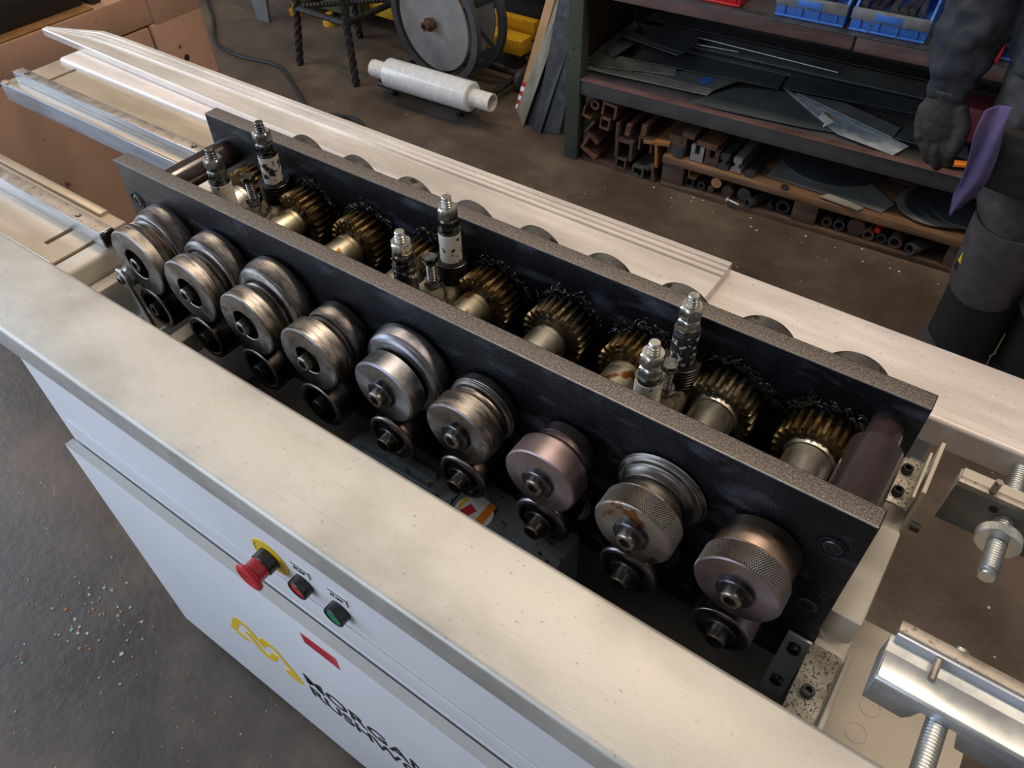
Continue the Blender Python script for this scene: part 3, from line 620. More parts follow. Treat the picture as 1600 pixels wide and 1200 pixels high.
# inner lip and top skin
xs_ = [-.80+1.52*i/prof_n for i in range(prof_n+1)]
def outer(x): return min(.3985, .345+(x+.80)*.40) if x < -.66 else .3985
vs = []; fs = []
secs = []
for x in xs_:
    y = yb(x); o = outer(x); w = o-y
    ys = [(y, -.1295), (y, -.1172), (y+.003, -.1155)]
    base = o-.030
    if w > .05:
        ys += [(o-.034, -.1165), (o-.033, -.1130), (o-.030, -.1130), (o-.029, -.1165), (o-.022, -.1165), (o-.021, -.1135), (o-.018, -.1135), (o-.017, -.1165), (o-.010, -.1165), (o-.009, -.1140), (o, -.1140), (o, -.1295)]
    else:
        for f, zz in ((.45, -.1165), (.47, -.1150), (.52, -.1150), (.55, -.1165), (.65, -.1165), (.68, -.1150), (.72, -.1150), (.75, -.1165), (.85, -.1165), (.9, -.115), (1, -.115), (1, -.1295)): ys.append((y+w*f, zz))
    secs.append([(x, a, b) for a, b in ys])
k = len(secs[0])
for s in secs: vs += s
for i in range(prof_n):
    for j in range(k-1): fs.append((i*k+j, i*k+j+1, (i+1)*k+j+1, (i+1)*k+j))
    fs.append((i*k+k-1, i*k, (i+1)*k, (i+1)*k+k-1))
fs.append(tuple(range(k))); fs.append(tuple(reversed(range(prof_n*k, prof_n*k+k))))
mb.add(vs, fs)
build(mb, 'ribbed_strip', 'galv_strip', smooth=20, label='long ribbed galvanised strip lying along the rear table cover', cat='metal strip')

# ---------------------------------------------------------------- infeed trays and guide bars (left)
def slot_tray(name, x0, x1, y0, y1, z, sx0, sx1, sy0, sy1, flange, label, front):
    mb = MB(); t = .003
    # top as a frame round the slot
    for a, b in (((x0, y0), (sx0, y1)), ((sx1, y0), (x1, y1)), ((sx0, y0), (sx1, sy0)), ((sx0, sy1), (sx1, y1))):
        if b[0]-a[0] > 1e-4 and b[1]-a[1] > 1e-4: mb.box((*a, z-t), (*b, z))
    root = build(mb, name, 'galv_tray', label=label, cat='tray', smooth=30, at=((x0+x1)/2, (y0+y1)/2, z-flange))
    return root
tr = slot_tray('infeed_tray', -.690, -.086, .167, .300, -.140, -.6255, -.6155, .230, .284, .032, 'rear infeed tray with a slot near its far end, below the ribbed strip', True)
build(MB().box((-.690, .1655, -.172), (-.086, .1685, -.138)), 'front_flange', 'rail_sky_tint', tr, bevel=.001)
build(MB().box((-.665, .1685, -.140), (-.086, .1790, -.1355)), 'hemmed_edge', 'galv_tray', tr, bevel=.002)
build(MB().box((-.690, .1685, -.140), (-.672, .1790, -.1355)), 'hemmed_edge', 'galv_tray', tr, bevel=.002)
build(MB().prism([(-.690, .298), (-.086, .298), (-.086, .340), (-.690, .340)], -.1400, -.1365), 'raised_edge', 'galv_shaded_band', tr, bevel=.001)
def guide_bar(x0, x1, y0, y1, zb, zt, label, holes, mats):
    mb = MB().box((x0, y0, zb), (x1, y1, zt))
    for i, f in enumerate(mb.f):
        if all(abs(mb.v[k].z-zt) < 1e-6 for k in f) or all(abs(mb.v[k].x-x1) < 1e-6 for k in f): mb.m[i] = 1
    g = build(mb, 'guide_bar', mats, bevel=.001, label=label, cat='guide bar')
    for hx in holes:
        build(MB().lathe([(0, .0048), (.0004, .0048), (.0004, .0034), (.0001, .0030), (.0001, 0)], 20, c=(hx, (y0+y1)/2, zt), axis='z', cap=False), 'screw_hole', 'nut_dark', g)
    return g
guide_bar(-.668, -.118, .1885, .2090, -.140, -.1185, 'square steel guide bar with a tan worn top on the rear infeed tray', (-.634, -.140), ['rail_sky_tint', 'bar_tan'])
tr = slot_tray('infeed_tray', -.72, -.086, -.106, .0180, -.1415, -.1425, -.1325, -.082, -.028, .03, 'front infeed tray with a long slot beside the front table cover', False)
build(MB().box((-.72, -.1075, -.172), (-.086, -.1045, -.138)), 'edge_flange', 'rail_sky_tint', tr, bevel=.001)
build(MB().box((-.72, .0040, -.172), (-.128, .0185, -.1360)), 'back_flange', 'galv_tray', tr, bevel=.0015)
g = guide_bar(-.70, -.052, -.0390, -.0175, -.1415, -.1160, 'square steel guide bar with a chamfered dark end on the front infeed tray', (-.118,), ['rail_sky_tint', 'bar_tan'])
build(MB().box((-.0545, -.0395, -.1410), (-.0475, -.0170, -.1165)), 'dark_end', 'spacer_brown', g, bevel=.003)

# ---------------------------------------------------------------- outfeed guides (right)
og = empty('outfeed_guide', (1.12, .19, -.185), 'grey outfeed guide block with a knurled nut on a threaded rod, by the rear cover', 'guide')
build(MB().box((1.0560, .2035, -.1860), (1.36, .2060, -.1300)), 'guide_plate', 'guide_grey', og, bevel=.0005)
build(MB().box((1.0560, .2035, -.1300), (1.36, .2125, -.1215)), 'worn_bar', 'bar_tan', og, bevel=.001)
build(MB().box((1.0580, .2125, -.1300), (1.36, .2300, -.1260)), 'top_ledge', 'cream', og, bevel=.001)
build(MB().box((1.0560, .2060, -.1860), (1.0585, .2300, -.1300)), 'end_web', 'zinc', og)
build(MB().cyl((1.0960, .2035, -.1390), (1.0960, .2025, -.1390), .0042, n=16), 'screw_hole', 'black_rubber', og)
build(MB().cyl((1.0870, .2075, -.1225), (1.0870, .2075, -.1040), .0036, n=14), 'pin', 'bar_tan', og)
build(MB().thread((1.1105, .2875, -.150), (0, -1, 0), .0092, .160, .0032, 28), 'threaded_rod', 'zinc', og)
# knurled nut
mb = MB(); n = 72; vs = []; fs = []
for a, dr in ((.1720, -.0012), (.1730, 0), (.1830, 0), (.1840, -.0012)):
    for i in range(n*2): rr = (.0212 if i % 2 == 0 else .0205)+dr; t = math.pi*i/n; vs.append((1.1105+rr*math.sin(t), a, -.150+rr*math.cos(t)))
for j in range(3): fs += [(j*2*n+i, j*2*n+(i+1) % (2*n), (j+1)*2*n+(i+1) % (2*n), (j+1)*2*n+i) for i in range(2*n)]
fs += [tuple(range(2*n)), tuple(reversed(range(6*n, 8*n)))]
mb.add(vs, fs); build(mb, 'knurled_nut', 'zinc', og, smooth=20)
og = empty('outfeed_guide', (1.12, -.02, -.185), 'galvanised outfeed guide channel with pins on a threaded rod, by the front cover', 'guide')
build(MB().prism([(-.0420, -.1345), (-.0420, -.1325), (-.0395, -.1300), (-.0120, -.1300), (-.0120, -.1345)], 1.052, 1.36, 'x'), 'channel_top', 'zinc', og, bevel=.0008)
build(MB().prism([(1.052, -.1345), (1.052, -.1690), (1.086, -.1690), (1.0905, -.1600), (1.0940, -.1450), (1.1230, -.1450), (1.1270, -.1600), (1.1300, -.1690), (1.36, -.1690), (1.36, -.1345)], -.0420, -.0392, 'y'), 'channel_front', 'rail_sky_tint', og, bevel=.0004)
build(MB().prism([(-.0120, -.1330), (-.0120, -.1345), (.0070, -.1345), (.0070, -.1330)], 1.052, 1.36, 'x'), 'channel_floor', 'zinc', og)
build(MB().box((1.054, .0060, -.1420), (1.36, .0180, -.1210)), 'guide_strip', 'bar_tan', og, bevel=.001)
build(MB().box((1.0545, .0025, -.1400), (1.36, .0060, -.1230)), 'strip_facing', 'steel_bracket', og, bevel=.0005)
build(MB().prism([(-.0420, -.166), (.0060, -.166), (.0060, -.134), (-.0420, -.134)], 1.0515, 1.0535, 'x'), 'end_web', 'steel_bracket', og)
build(MB().cyl((1.0905, .0010, -.1250), (1.0905, -.0180, -.1290), .0032, n=14), 'pin', 'bar_tan', og)
build(MB().thread((1.1085, .036, -.150), (0, -1, 0), .0090, .145, .0032, 28), 'threaded_rod', 'zinc', og)
# ================================================================ background
F0 = -ZF
mat('beige', (.40, .235, .155), (.49, .29, .195), rough=.45, rough2=.6, scale=5, speck=(.14, .075, .05), speck_scale=22, speck_size=.30, bump=.05)
mat('black_paint', (.012, .012, .012), (.022, .021, .02), rough=.4, scale=10)
mat('grey_paint', (.15, .155, .155), (.21, .215, .21), rough=.4, scale=5)
mat('steel_grey', (.20, .21, .22), (.30, .31, .32), metallic=.7, rough=.4, scale=6)
mat('iron_dark', (.018, .016, .015), (.045, .04, .036), metallic=.4, rough=.45, scale=30)
mat('green_paint', (.050, .068, .022), (.075, .095, .035), rough=.45, scale=8)
mat('yellow_paint', (.55, .29, .008), (.66, .36, .015), rough=.5, scale=12, speck=(.10, .06, .01), speck_scale=90, speck_size=.34)
mat('reel_grey', (.035, .037, .042), (.065, .068, .075), rough=.5, scale=10)
mat('disc_grey', (.22, .215, .21), (.33, .325, .31), metallic=.35, rough=.45, scale=7, bump=.03)
mat('rust', (.055, .024, .013), (.13, .058, .026), c3=(.085, .038, .018), rough=.7, scale=40, bump=.2)
mat('rust_orange', (.17, .075, .02), (.27, .125, .035), rough=.7, scale=25, bump=.2)
mat('rust_dark', (.035, .020, .014), (.085, .045, .028), rough=.7, scale=40, bump=.2)
mat('steel_dark', (.05, .052, .056), (.10, .10, .105), metallic=.6, rough=.4, scale=30)
mat('steel_bright', (.34, .34, .34), (.48, .48, .47), metallic=.8, rough=.32, scale=30)
mat('film', (.62, .63, .64), (.74, .74, .73), rough=.18, rough2=.3, scale=20, stretch=(3, 1, 1), coat=.4, bump=.05)
mat('cardboard_tube', (.62, .58, .55), (.74, .70, .66), rough=.6, scale=60, speck=(.08, .16, .10), speck_scale=70, speck_size=.34)
mat('wood', (.36, .20, .085), (.50, .30, .14), rough=.6, scale=6, stretch=(1, 1, 1), bump=.1)
mat('wood_dark', (.045, .027, .018), (.11, .066, .040), rough=.65, scale=14, stretch=(.4, 3, 3), bump=.2)
mat('wood_pallet', (.085, .045, .024), (.20, .108, .052), rough=.65, scale=14, stretch=(.3, 3, 3), bump=.2)
mat('rack_green', (.035, .045, .032), (.06, .07, .05), rough=.5, scale=6, speck=(.02, .02, .015), speck_scale=50, speck_size=.34)
mat('rack_brown', (.075, .040, .036), (.14, .080, .072), rough=.45, rough2=.6, scale=8, stretch=(1, 1, 3), bump=.05)
mat('rack_black', (.036, .033, .033), (.068, .062, .060), rough=.5, scale=8, bump=.05)
mat('sheet_dark', (.048, .055, .064), (.095, .105, .118), metallic=.4, rough=.38, rough2=.5, scale=4)
mat('sheet_green', (.065, .083, .083), (.105, .125, .122), metallic=.3, rough=.4, scale=4)
mat('sheet_grey', (.19, .195, .19), (.32, .325, .31), metallic=.5, rough=.4, scale=8)
mat('sheet_tan', (.24, .23, .19), (.42, .40, .33), metallic=.35, rough=.45, scale=10)
mat('sheet_bright', (.34, .39, .46), (.66, .71, .76), metallic=.4, rough=.32, rough2=.45, scale=25)
mat('bin_blue', (.035, .13, .46), (.05, .17, .55), rough=.45, scale=10, speck=(.04, .06, .10), speck_scale=60, speck_size=.36)
mat('bin_dirty', (.10, .10, .11), (.16, .17, .19), rough=.5, scale=25)
mat('bin_red', (.45, .012, .016), (.55, .02, .025), rough=.4, scale=10)
mat('maroon', (.10, .012, .018), (.14, .018, .026), rough=.5, scale=10)
mat('trousers', (.050, .045, .048), (.075, .069, .072), rough=.85, scale=30, bump=.15, bscale=300)
mat('trousers_black', (.010, .010, .010), (.016, .016, .016), rough=.8, scale=30)
mat('sweatshirt', (.020, .022, .030), (.034, .037, .048), rough=.9, scale=30, bump=.2, bscale=350)
mat('glove', (.034, .029, .027), (.052, .046, .043), rough=.75, scale=40, bump=.2, bscale=300)
mat('skin', (.48, .28, .20), (.56, .34, .25), rough=.5, scale=10)
mat('hair', (.03, .02, .014), (.05, .035, .02), rough=.6, scale=80)
mat('rag_purple', (.070, .052, .135), (.105, .078, .185), rough=.9, scale=30, bump=.2, bscale=250)
mat('chips_green', (.20, .34, .28), (.34, .46, .38), rough=.7, scale=40)
mat('chips_orange', (.38, .15, .06), (.46, .24, .11), rough=.7, scale=40)
mat('chips_white', (.42, .41, .38), (.58, .57, .53), rough=.7, scale=40)

build(MB().pipe((1.145, 1.70, F0+.001), (1.165, 1.725, F0+.075), .0085, .006, 16), 'steel_tube', 'steel_bright', label='short bright tube standing on the floor right of the trouser leg', cat='tube')
# ---- beige machine at the left
bm_ = empty('press_machine', (-1.3, .1, F0), 'beige painted machine with a black bed, beyond the left ends of the infeed trays', 'machine')
build(MB().box((-1.80, .05, F0), (-1.000, .680, -.272)), 'lower_body', 'beige', bm_, bevel=.004)
build(MB().box((-1.80, -.10, -.268), (-1.001, .800, -.190)), 'upper_fascia', 'beige', bm_, bevel=.004)
build(MB().box((-1.55, .684, F0), (-.992, .842, -.2700)), 'corner_pillar', 'beige', bm_, bevel=.005)
build(MB().prism([(.700, -.272), (.842, -.272), (.842, -.20), (.820, -.16), (.700, -.150)], -1.06, -.9925, 'x'), 'gusset_plate', 'beige', bm_, bevel=.002)
build(MB().box((-1.70, -.10, -.190), (-1.045, .560, -.120)), 'black_bed', 'black_paint', bm_, bevel=.003)
build(MB().box((-1.75, -.10, -.120), (-1.075, .420, -.108)), 'bed_top', 'grey_paint', bm_, bevel=.002)
build(MB().box((-1.75, -.10, -.1035), (-1.16, .42, -.092)), 'upper_beam', 'black_paint', bm_, bevel=.003)
build(MB().box((-1.30, .575, -.190), (-1.03, .600, -.080)), 'end_stop', 'black_paint', bm_, bevel=.002)
build(MB().box((-1.045, -.10, -.190), (-1.004, .560, -.1865)), 'worn_ledge', 'rust_orange', bm_)
build(MB().box((-1.20, .69, -.150), (-1.03, .79, -.135)), 'rubber_pad', 'black_rubber', bm_, bevel=.004)
for y, z in ((.755, -.375), (.655, -.330), (.60, -.355)): build(MB().cyl((-.9995 if y < .68 else -.9915, y, z), (-.997 if y < .68 else -.990, y, z), .008, n=16), 'plug', 'black_rubber', bm_)

# ---- floor chips: flakes of paint and swarf, too many to count
mb = MB()
def flake(x, y, s, mi):
    mb.mi = mi; n = random.randint(4, 6); a0 = random.uniform(0, 6.28)
    pts = [(x+s*random.uniform(.5, 1)*math.cos(a0+6.28*i/n), y+s*random.uniform(.4, 1)*math.sin(a0+6.28*i/n)) for i in range(n)]
    mb.prism(pts, F0, F0+.0012)
for q in range(190):
    x = random.uniform(-.75, .45); y = random.uniform(-.62, -.20); flake(x, y, random.uniform(.0008, .0026), random.choice((2, 2, 0, 1)))
for q in range(70):
    x = random.gauss(-.17, .07); y = random.gauss(-.36, .05); flake(x, y, random.uniform(.0015, .0055), random.choice((0, 0, 1, 1, 2)))
for q in range(150):
    x = random.uniform(-1.6, 1.6); y = random.uniform(.9, 1.70); flake(x, y, random.uniform(.0012, .0036), random.choice((2, 2, 1)))
for q in range(70):
    x = random.uniform(1.25, 1.9); y = random.uniform(.2, 1.3); flake(x, y, random.uniform(.002, .006), random.choice((0, 2, 2)))
for q in range(22):
    x = random.uniform(0, 1.0); y = 1.69+random.gauss(0, .03); flake(x, y, random.uniform(.002, .006), 2)
build(mb, 'floor_chips', ['chips_green', 'chips_orange', 'chips_white'], smooth=0, label='scattered paint flakes and metal chips on the dark floor', cat='debris', kind='stuff', at=(0, .5, F0))

# ---- cable on the floor
def smooth_path(pts, k=8):
    P_ = [Vector(p) for p in pts]; out = []
    for i in range(len(P_)-1):
        p0 = P_[max(i-1, 0)]; p1 = P_[i]; p2 = P_[i+1]; p3 = P_[min(i+2, len(P_)-1)]
        for j in range(k):
            t = j/k; out.append(.5*((2*p1)+(p2-p0)*t+(2*p0-5*p1+4*p2-p3)*t*t+(3*p1-p0-3*p2+p3)*t**3))
    out.append(P_[-1]); return out
cz = F0+.006
pts = [(a, b, cz) for a, b in ((-2.9, 2.15), (-2.632, 1.961), (-2.423, 1.827), (-2.203, 1.658), (-2.06, 1.614), (-1.953, 1.61), (-1.804, 1.635), (-1.708, 1.614), (-1.541, 1.525), (-1.402, 1.444), (-1.35, 1.40), (-1.292, 1.427), (-1.238, 1.452), (-1.166, 1.47), (-1.09, 1.442), (-1.02, 1.36))]
build(MB().tube(smooth_path(pts), .0085, 8), 'power_cable', 'black_rubber', label='black power cable snaking over the floor behind the rear cover', cat='cable')

# ---- grey panel leaning and green machine with yellow frame
build(MB().prism([(-2.24, F0), (-2.16, F0), (-2.10, -.55), (-2.30, -.55)], 1.94, 1.955, 'y'), 'grey_panel', 'grey_paint', bevel=.001, label='light grey sheet panel standing on the floor left of the stool', cat='panel')
gm = empty('green_machine', (-1.5, 2.6, F0), 'large green machine standing behind the reel', 'machine')
build(MB().box((-2.25, 2.10, F0+.05), (-1.70, 2.60, -.45)), 'base', 'green_paint', gm, bevel=.015, seg=3)
build(MB().box((-1.60, 2.42, F0+.20), (-.62, 3.0, .45)), 'body', 'green_paint', gm, bevel=.01)
build(MB().box((-.90, 2.405, F0+.22), (-.66, 2.42, .40)), 'door_panel', 'green_paint', gm, bevel=.004)
build(MB().box((-1.60, 2.44, F0), (-.62, 2.98, F0+.20)), 'plinth', 'black_paint', gm)
for x in (-2.13, -1.90): build(MB().lathe([(F0, .035), (F0+.02, .035), (F0+.03, .015), (F0+.052, .015)], 20, c=(x, 2.09, 0), axis='z'), 'foot', 'yellow_paint', gm)
yf_ = empty('yellow_frame', (-1.3, 2.2, F0), 'yellow steel guard rail lying low behind the reel', 'rail')
build(MB().box((-2.05, 2.16, F0+.065), (-.86, 2.245, F0+.125)), 'rail', 'yellow_paint', yf_, bevel=.003)
for x in (-1.98, -.92): build(MB().box((x-.03, 2.17, F0), (x+.03, 2.24, F0+.065)), 'leg', 'black_paint', yf_)
build(MB().box((-1.30, 2.26, F0+.10), (-.86, 2.30, F0+.17)), 'upper_rail', 'yellow_paint', yf_, bevel=.003)

# ---- stool of twisted iron bars
so = empty('iron_stool', (-1.55, 1.9, F0), 'black stool with twisted iron legs and stretchers', 'stool')
def twisted(p0, p1, r, name, turns=9):
    p0 = Vector(p0); p1 = Vector(p1); d = p1-p0; Fm = frame(p0, d); vs = []; fs = []; n = 60
    for i in range(n+1):
        a = turns*math.pi*i/n
        for j in range(4):
            t = a+j*math.pi/2; vs.append(Fm @ Vector((r*1.25*math.cos(t), r*1.25*math.sin(t), d.length*i/n)))
    for i in range(n):
        for j in range(4): fs.append((i*4+j, i*4+(j+1) % 4, (i+1)*4+(j+1) % 4, (i+1)*4+j))
    fs += [(3, 2, 1, 0), tuple(range(n*4, n*4+4))]
    build(MB().add(vs, fs), name, 'iron_dark', so, smooth=60)
feet = [(-1.702, 1.701), (-1.358, 1.690), (-1.677, 2.052), (-1.34, 2.04)]
tops = [(-1.63, 1.76), (-1.43, 1.755), (-1.62, 1.97), (-1.42, 1.965)]
for (a, b), (c, d) in zip(feet, tops): twisted((a, b, F0), (c, d, -.30), .0135, 'leg')
def at_h(i, h): f = h/(ZF-.30); a, b = feet[i]; c, d = tops[i]; return (a+(c-a)*f, b+(d-b)*f, F0+h)
for i, j in ((0, 1), (1, 3), (0, 2), (2, 3)): twisted(at_h(i, .235), at_h(j, .235), .011, 'stretcher', 11)
twisted(at_h(0, .24), at_h(3, .24), .009, 'cross_stretcher', 14); twisted(at_h(1, .245), at_h(2, .245), .009, 'cross_stretcher', 14)
build(MB().lathe([(-.30, 0), (-.30, .17), (-.29, .18), (-.27, .18), (-.26, .17), (-.26, 0)], 40, c=(-1.525, 1.862, 0), axis='z'), 'seat', 'black_rubber', so)

# ---- coil reel on its trolley
ax = Vector((-.10, -.995, -.03)).normalized(); cr = Vector((-1.045, 1.850, -.652))
rl = empty('coil_reel', (cr.x, cr.y, -.895), 'dark coil reel with a pale grey disc and rusty hub, behind the film roll', 'reel')
def orient(mb): mb.M = frame(cr, ax); return mb
build(orient(MB()).lathe([(-.006, .012), (-.006, .182), (0, .185), (.006, .182), (.006, .012)], 64, axis='z', cap=False), 'disc', 'disc_grey', rl)
def ring(z, name):
    o = build(orient(MB()).lathe([(z-.012, .205), (z-.012, .232), (z+.012, .232), (z+.012, .205), (z-.012, .205)], 64, axis='z', cap=False), name, 'reel_grey', rl)
    for q in range(6):
        t = math.radians(25+60*q); mb = orient(MB()); a = (math.cos(t), math.sin(t)); b = (-a[1]*.012, a[0]*.012)
        mb.prism([(a[0]*.03+b[0], a[1]*.03+b[1]), (a[0]*.03-b[0], a[1]*.03-b[1]), (a[0]*.207-b[0], a[1]*.207-b[1]), (a[0]*.207+b[0], a[1]*.207+b[1])], z-.012, z-.0065); build(mb, 'spoke', 'reel_grey', o)
ring(-.004, 'rim'); ring(-.150, 'rear_rim')
build(orient(MB()).lathe([(-.165, .010), (-.165, .17), (-.158, .17), (-.158, .010)], 48, axis='z', cap=False), 'rear_disc', 'disc_grey', rl)
build(orient(MB()).lathe([(-.17, .020), (.022, .020), (.022, .026), (.030, .026), (.030, .018), (.055, .017), (.055, .010), (.03, .010)], 24, axis='z'), 'hub', 'rust', rl)
tr = empty('trolley', (-1.0, 1.86, F0), 'low dark tube-frame trolley carrying the film roll and reel', 'trolley')
zt = F0+.045
for p0, p1 in (((-1.223, 1.690, zt), (-.780, 1.705, zt)), ((-.780, 1.705, zt), (-.795, 2.06, zt)), ((-1.223, 1.690, zt), (-1.24, 2.06, zt)), ((-1.24, 2.06, zt), (-.795, 2.06, zt)), ((-1.05, 1.697, zt), (-1.06, 2.06, zt))):
    build(MB().cyl(p0, p1, .012, n=14), 'frame_tube', 'iron_dark', tr)
for x, y in ((-.765, 2.03), (-1.268, 2.03), (-1.17, 1.715), (-.84, 1.725)):
    r = .042 if y > 1.9 else .021
    build(MB().lathe([(-.013, 0), (-.013, r*.85), (-.009, r), (.009, r), (.013, r*.85), (.013, 0)], 28, c=(x, y, F0+r), axis='x'), 'wheel', 'reel_grey' if y > 1.9 else 'black_rubber', tr)
# ---- film roll
fa = Vector((-1.225, 1.672, -.806)); fb = Vector((-.660, 1.694, -.806)); fd = (fb-fa).normalized()
fr_ = empty('film_roll', (-.94, 1.683, -.87), 'roll of clear plastic film on a white core, lying on the trolley', 'film roll')
build(MB().pipe(fa, fb, .033, .027, 28), 'core', 'cardboard_tube', fr_)
mb = MB(); mb.M = frame(fa+fd*.078, fd); mb.lathe([(0, .033), (0, .050), (.005, .055), (.395, .055), (.400, .050), (.400, .033)], 40, axis='z', cap=False); build(mb, 'film', 'film', fr_)
# ---- boards leaning against the end of the rack
def leaning(name, base, top, w, t, m, label, cat, grp=None):
    # rectangular board from its foot to its head; w along the floor, t thickness
    b = Vector(base); tp = Vector(top); d = (tp-b); L = d.length; side = Vector(w); nrm = d.normalized().cross(side.normalized()).normalized()*t
    vs = []
    for o in (Vector((0, 0, 0)), nrm):
        vs += [b-side/2+o, b+side/2+o, tp+side/2+o, tp-side/2+o]
    return build(MB().add(vs, [(0, 1, 2, 3), (7, 6, 5, 4), (0, 4, 5, 1), (1, 5, 6, 2), (2, 6, 7, 3), (3, 7, 4, 0)]), name, m, smooth=0, bevel=.0008, label=label, cat=cat, group=grp)
pk = leaning('timber_plank', (-.675, 1.880, F0+.002), (-.520, 2.02, -.20), (.040, -.010, 0), .018, 'wood', 'light timber plank with a red and white taped foot, leaning by the rack', 'plank')
mb = MB().box((-.702, 1.8775, F0+.004), (-.652, 1.8795, F0+.075))
b0 = Vector((-.675, 1.880, F0+.002)); d0 = (Vector((-.520, 2.02, -.20))-b0).normalized(); sd = Vector((.040, -.010, 0)); nn = d0.cross(sd.normalized()).normalized()
def on_plank(s0, s1, u0, u1, off): return [b0+d0*s0+sd*u0+nn*off, b0+d0*s0+sd*u1+nn*off, b0+d0*s1+sd*u1+nn*off, b0+d0*s1+sd*u0+nn*off]
for i in range(6):
    q = on_plank(.004+i*.018, .004+i*.018+.018, -.51, .51, .0185)+on_plank(.004+i*.018, .004+i*.018+.018, -.51, .51, .0192)
    q2 = on_plank(.004+i*.018, .004+i*.018+.018, -.51, .51, -.0004)+on_plank(.004+i*.018, .004+i*.018+.018, -.51, .51, -.0011)
    mb = MB().add(q, [(0, 1, 2, 3), (7, 6, 5, 4), (0, 4, 5, 1), (1, 5, 6, 2), (2, 6, 7, 3), (3, 7, 4, 0)]); mb.add(q2, [(0, 1, 2, 3), (7, 6, 5, 4), (0, 4, 5, 1), (1, 5, 6, 2), (2, 6, 7, 3), (3, 7, 4, 0)])
    build(mb, 'tape_band', 'bin_red' if i % 2 else 'label_white', pk, smooth=0)
leaning('leaning_sheet', (-.640, 1.835, F0+.002), (-.500, 1.98, -.35), (.10, -.10, 0), .004, 'sheet_tan', 'pale dusty metal sheet leaning behind the timber plank', 'metal sheet')
leaning('leaning_sheet', (-.560, 1.800, F0+.002), (-.440, 1.93, -.36), (.11, -.05, 0), .004, 'sheet_dark', 'dark metal sheet with a pointed foot leaning beside the timber plank', 'metal sheet')
leaning('leaning_sheet', (-.490, 1.800, F0+.002), (-.415, 1.90, -.24), (.10, .02, 0), .004, 'steel_dark', 'dark steel sheet leaning closest to the rack post', 'metal sheet')
leaning('timber_board', (-.410, 1.830, F0+.002), (-.365, 1.86, -.10), (.035, .02, 0), .02, 'wood_dark', 'brown timber board standing upright against the rack post', 'board')

# ---- storage rack
RS = math.atan(.055); RO = (-.345, 1.690)
def rk(x, y, z):     # rack-local metres along, depth and height to layout
    return (RO[0]+x*math.cos(RS)-y*math.sin(RS), RO[1]+x*math.sin(RS)+y*math.cos(RS), z)
rack = empty('storage_rack', (RO[0], RO[1], F0), 'heavy steel storage rack with two shelves of scrap sheet', 'rack')
def rb(a, b, name, m, parent=rack, bevel=.002): return build(MB().box((RO[0]+a[0], RO[1]+a[1], a[2]), (RO[0]+b[0], RO[1]+b[1], b[2])), name, m, parent, bevel=bevel)
RL, RD = 1.75, .56
for x in (0, RL-.05):
    for y in (0, RD-.05): rb((x, y, F0), (x+.052, y+.05, .35), 'post', 'rack_green')
rb((.052, .006, -.678), (RL-.05, .020, -.628), 'front_beam', 'rack_black'); rb((.052, RD-.04, -.678), (RL-.05, RD-.02, -.628), 'rear_beam', 'rack_black')
rb((.052, .006, -.362), (.85, .020, -.324), 'front_beam', 'rack_brown'); rb((.856, .006, -.364), (RL-.05, .020, -.326), 'front_beam', 'rack_brown'); rb((.052, RD-.04, -.362), (RL-.05, RD-.02, -.324), 'rear_beam', 'rack_brown')
rb((.01, .020, -.640), (RL, RD-.02, -.632), 'shelf', 'rack_black'); rb((.01, .020, -.333), (RL, RD-.02, -.325), 'shelf', 'rack_black')
rb((.052, .000, -.6275), (RL-.05, .030, -.6245), 'shelf_lip', 'rack_brown'); rb((.052, .000, -.3235), (RL-.05, .028, -.3205), 'shelf_lip', 'steel_dark')
rb((.0, RD, F0), (RL, RD+.008, .35), 'back_panel', 'rack_black'); rb((.052, .05, .26), (RL-.05, RD-.02, .27), 'top_shelf', 'rack_black')
rb((-.004, .05, -.62), (.0, RD-.05, -.40), 'side_panel', 'wood_dark')
rack.rotation_euler.z = RS
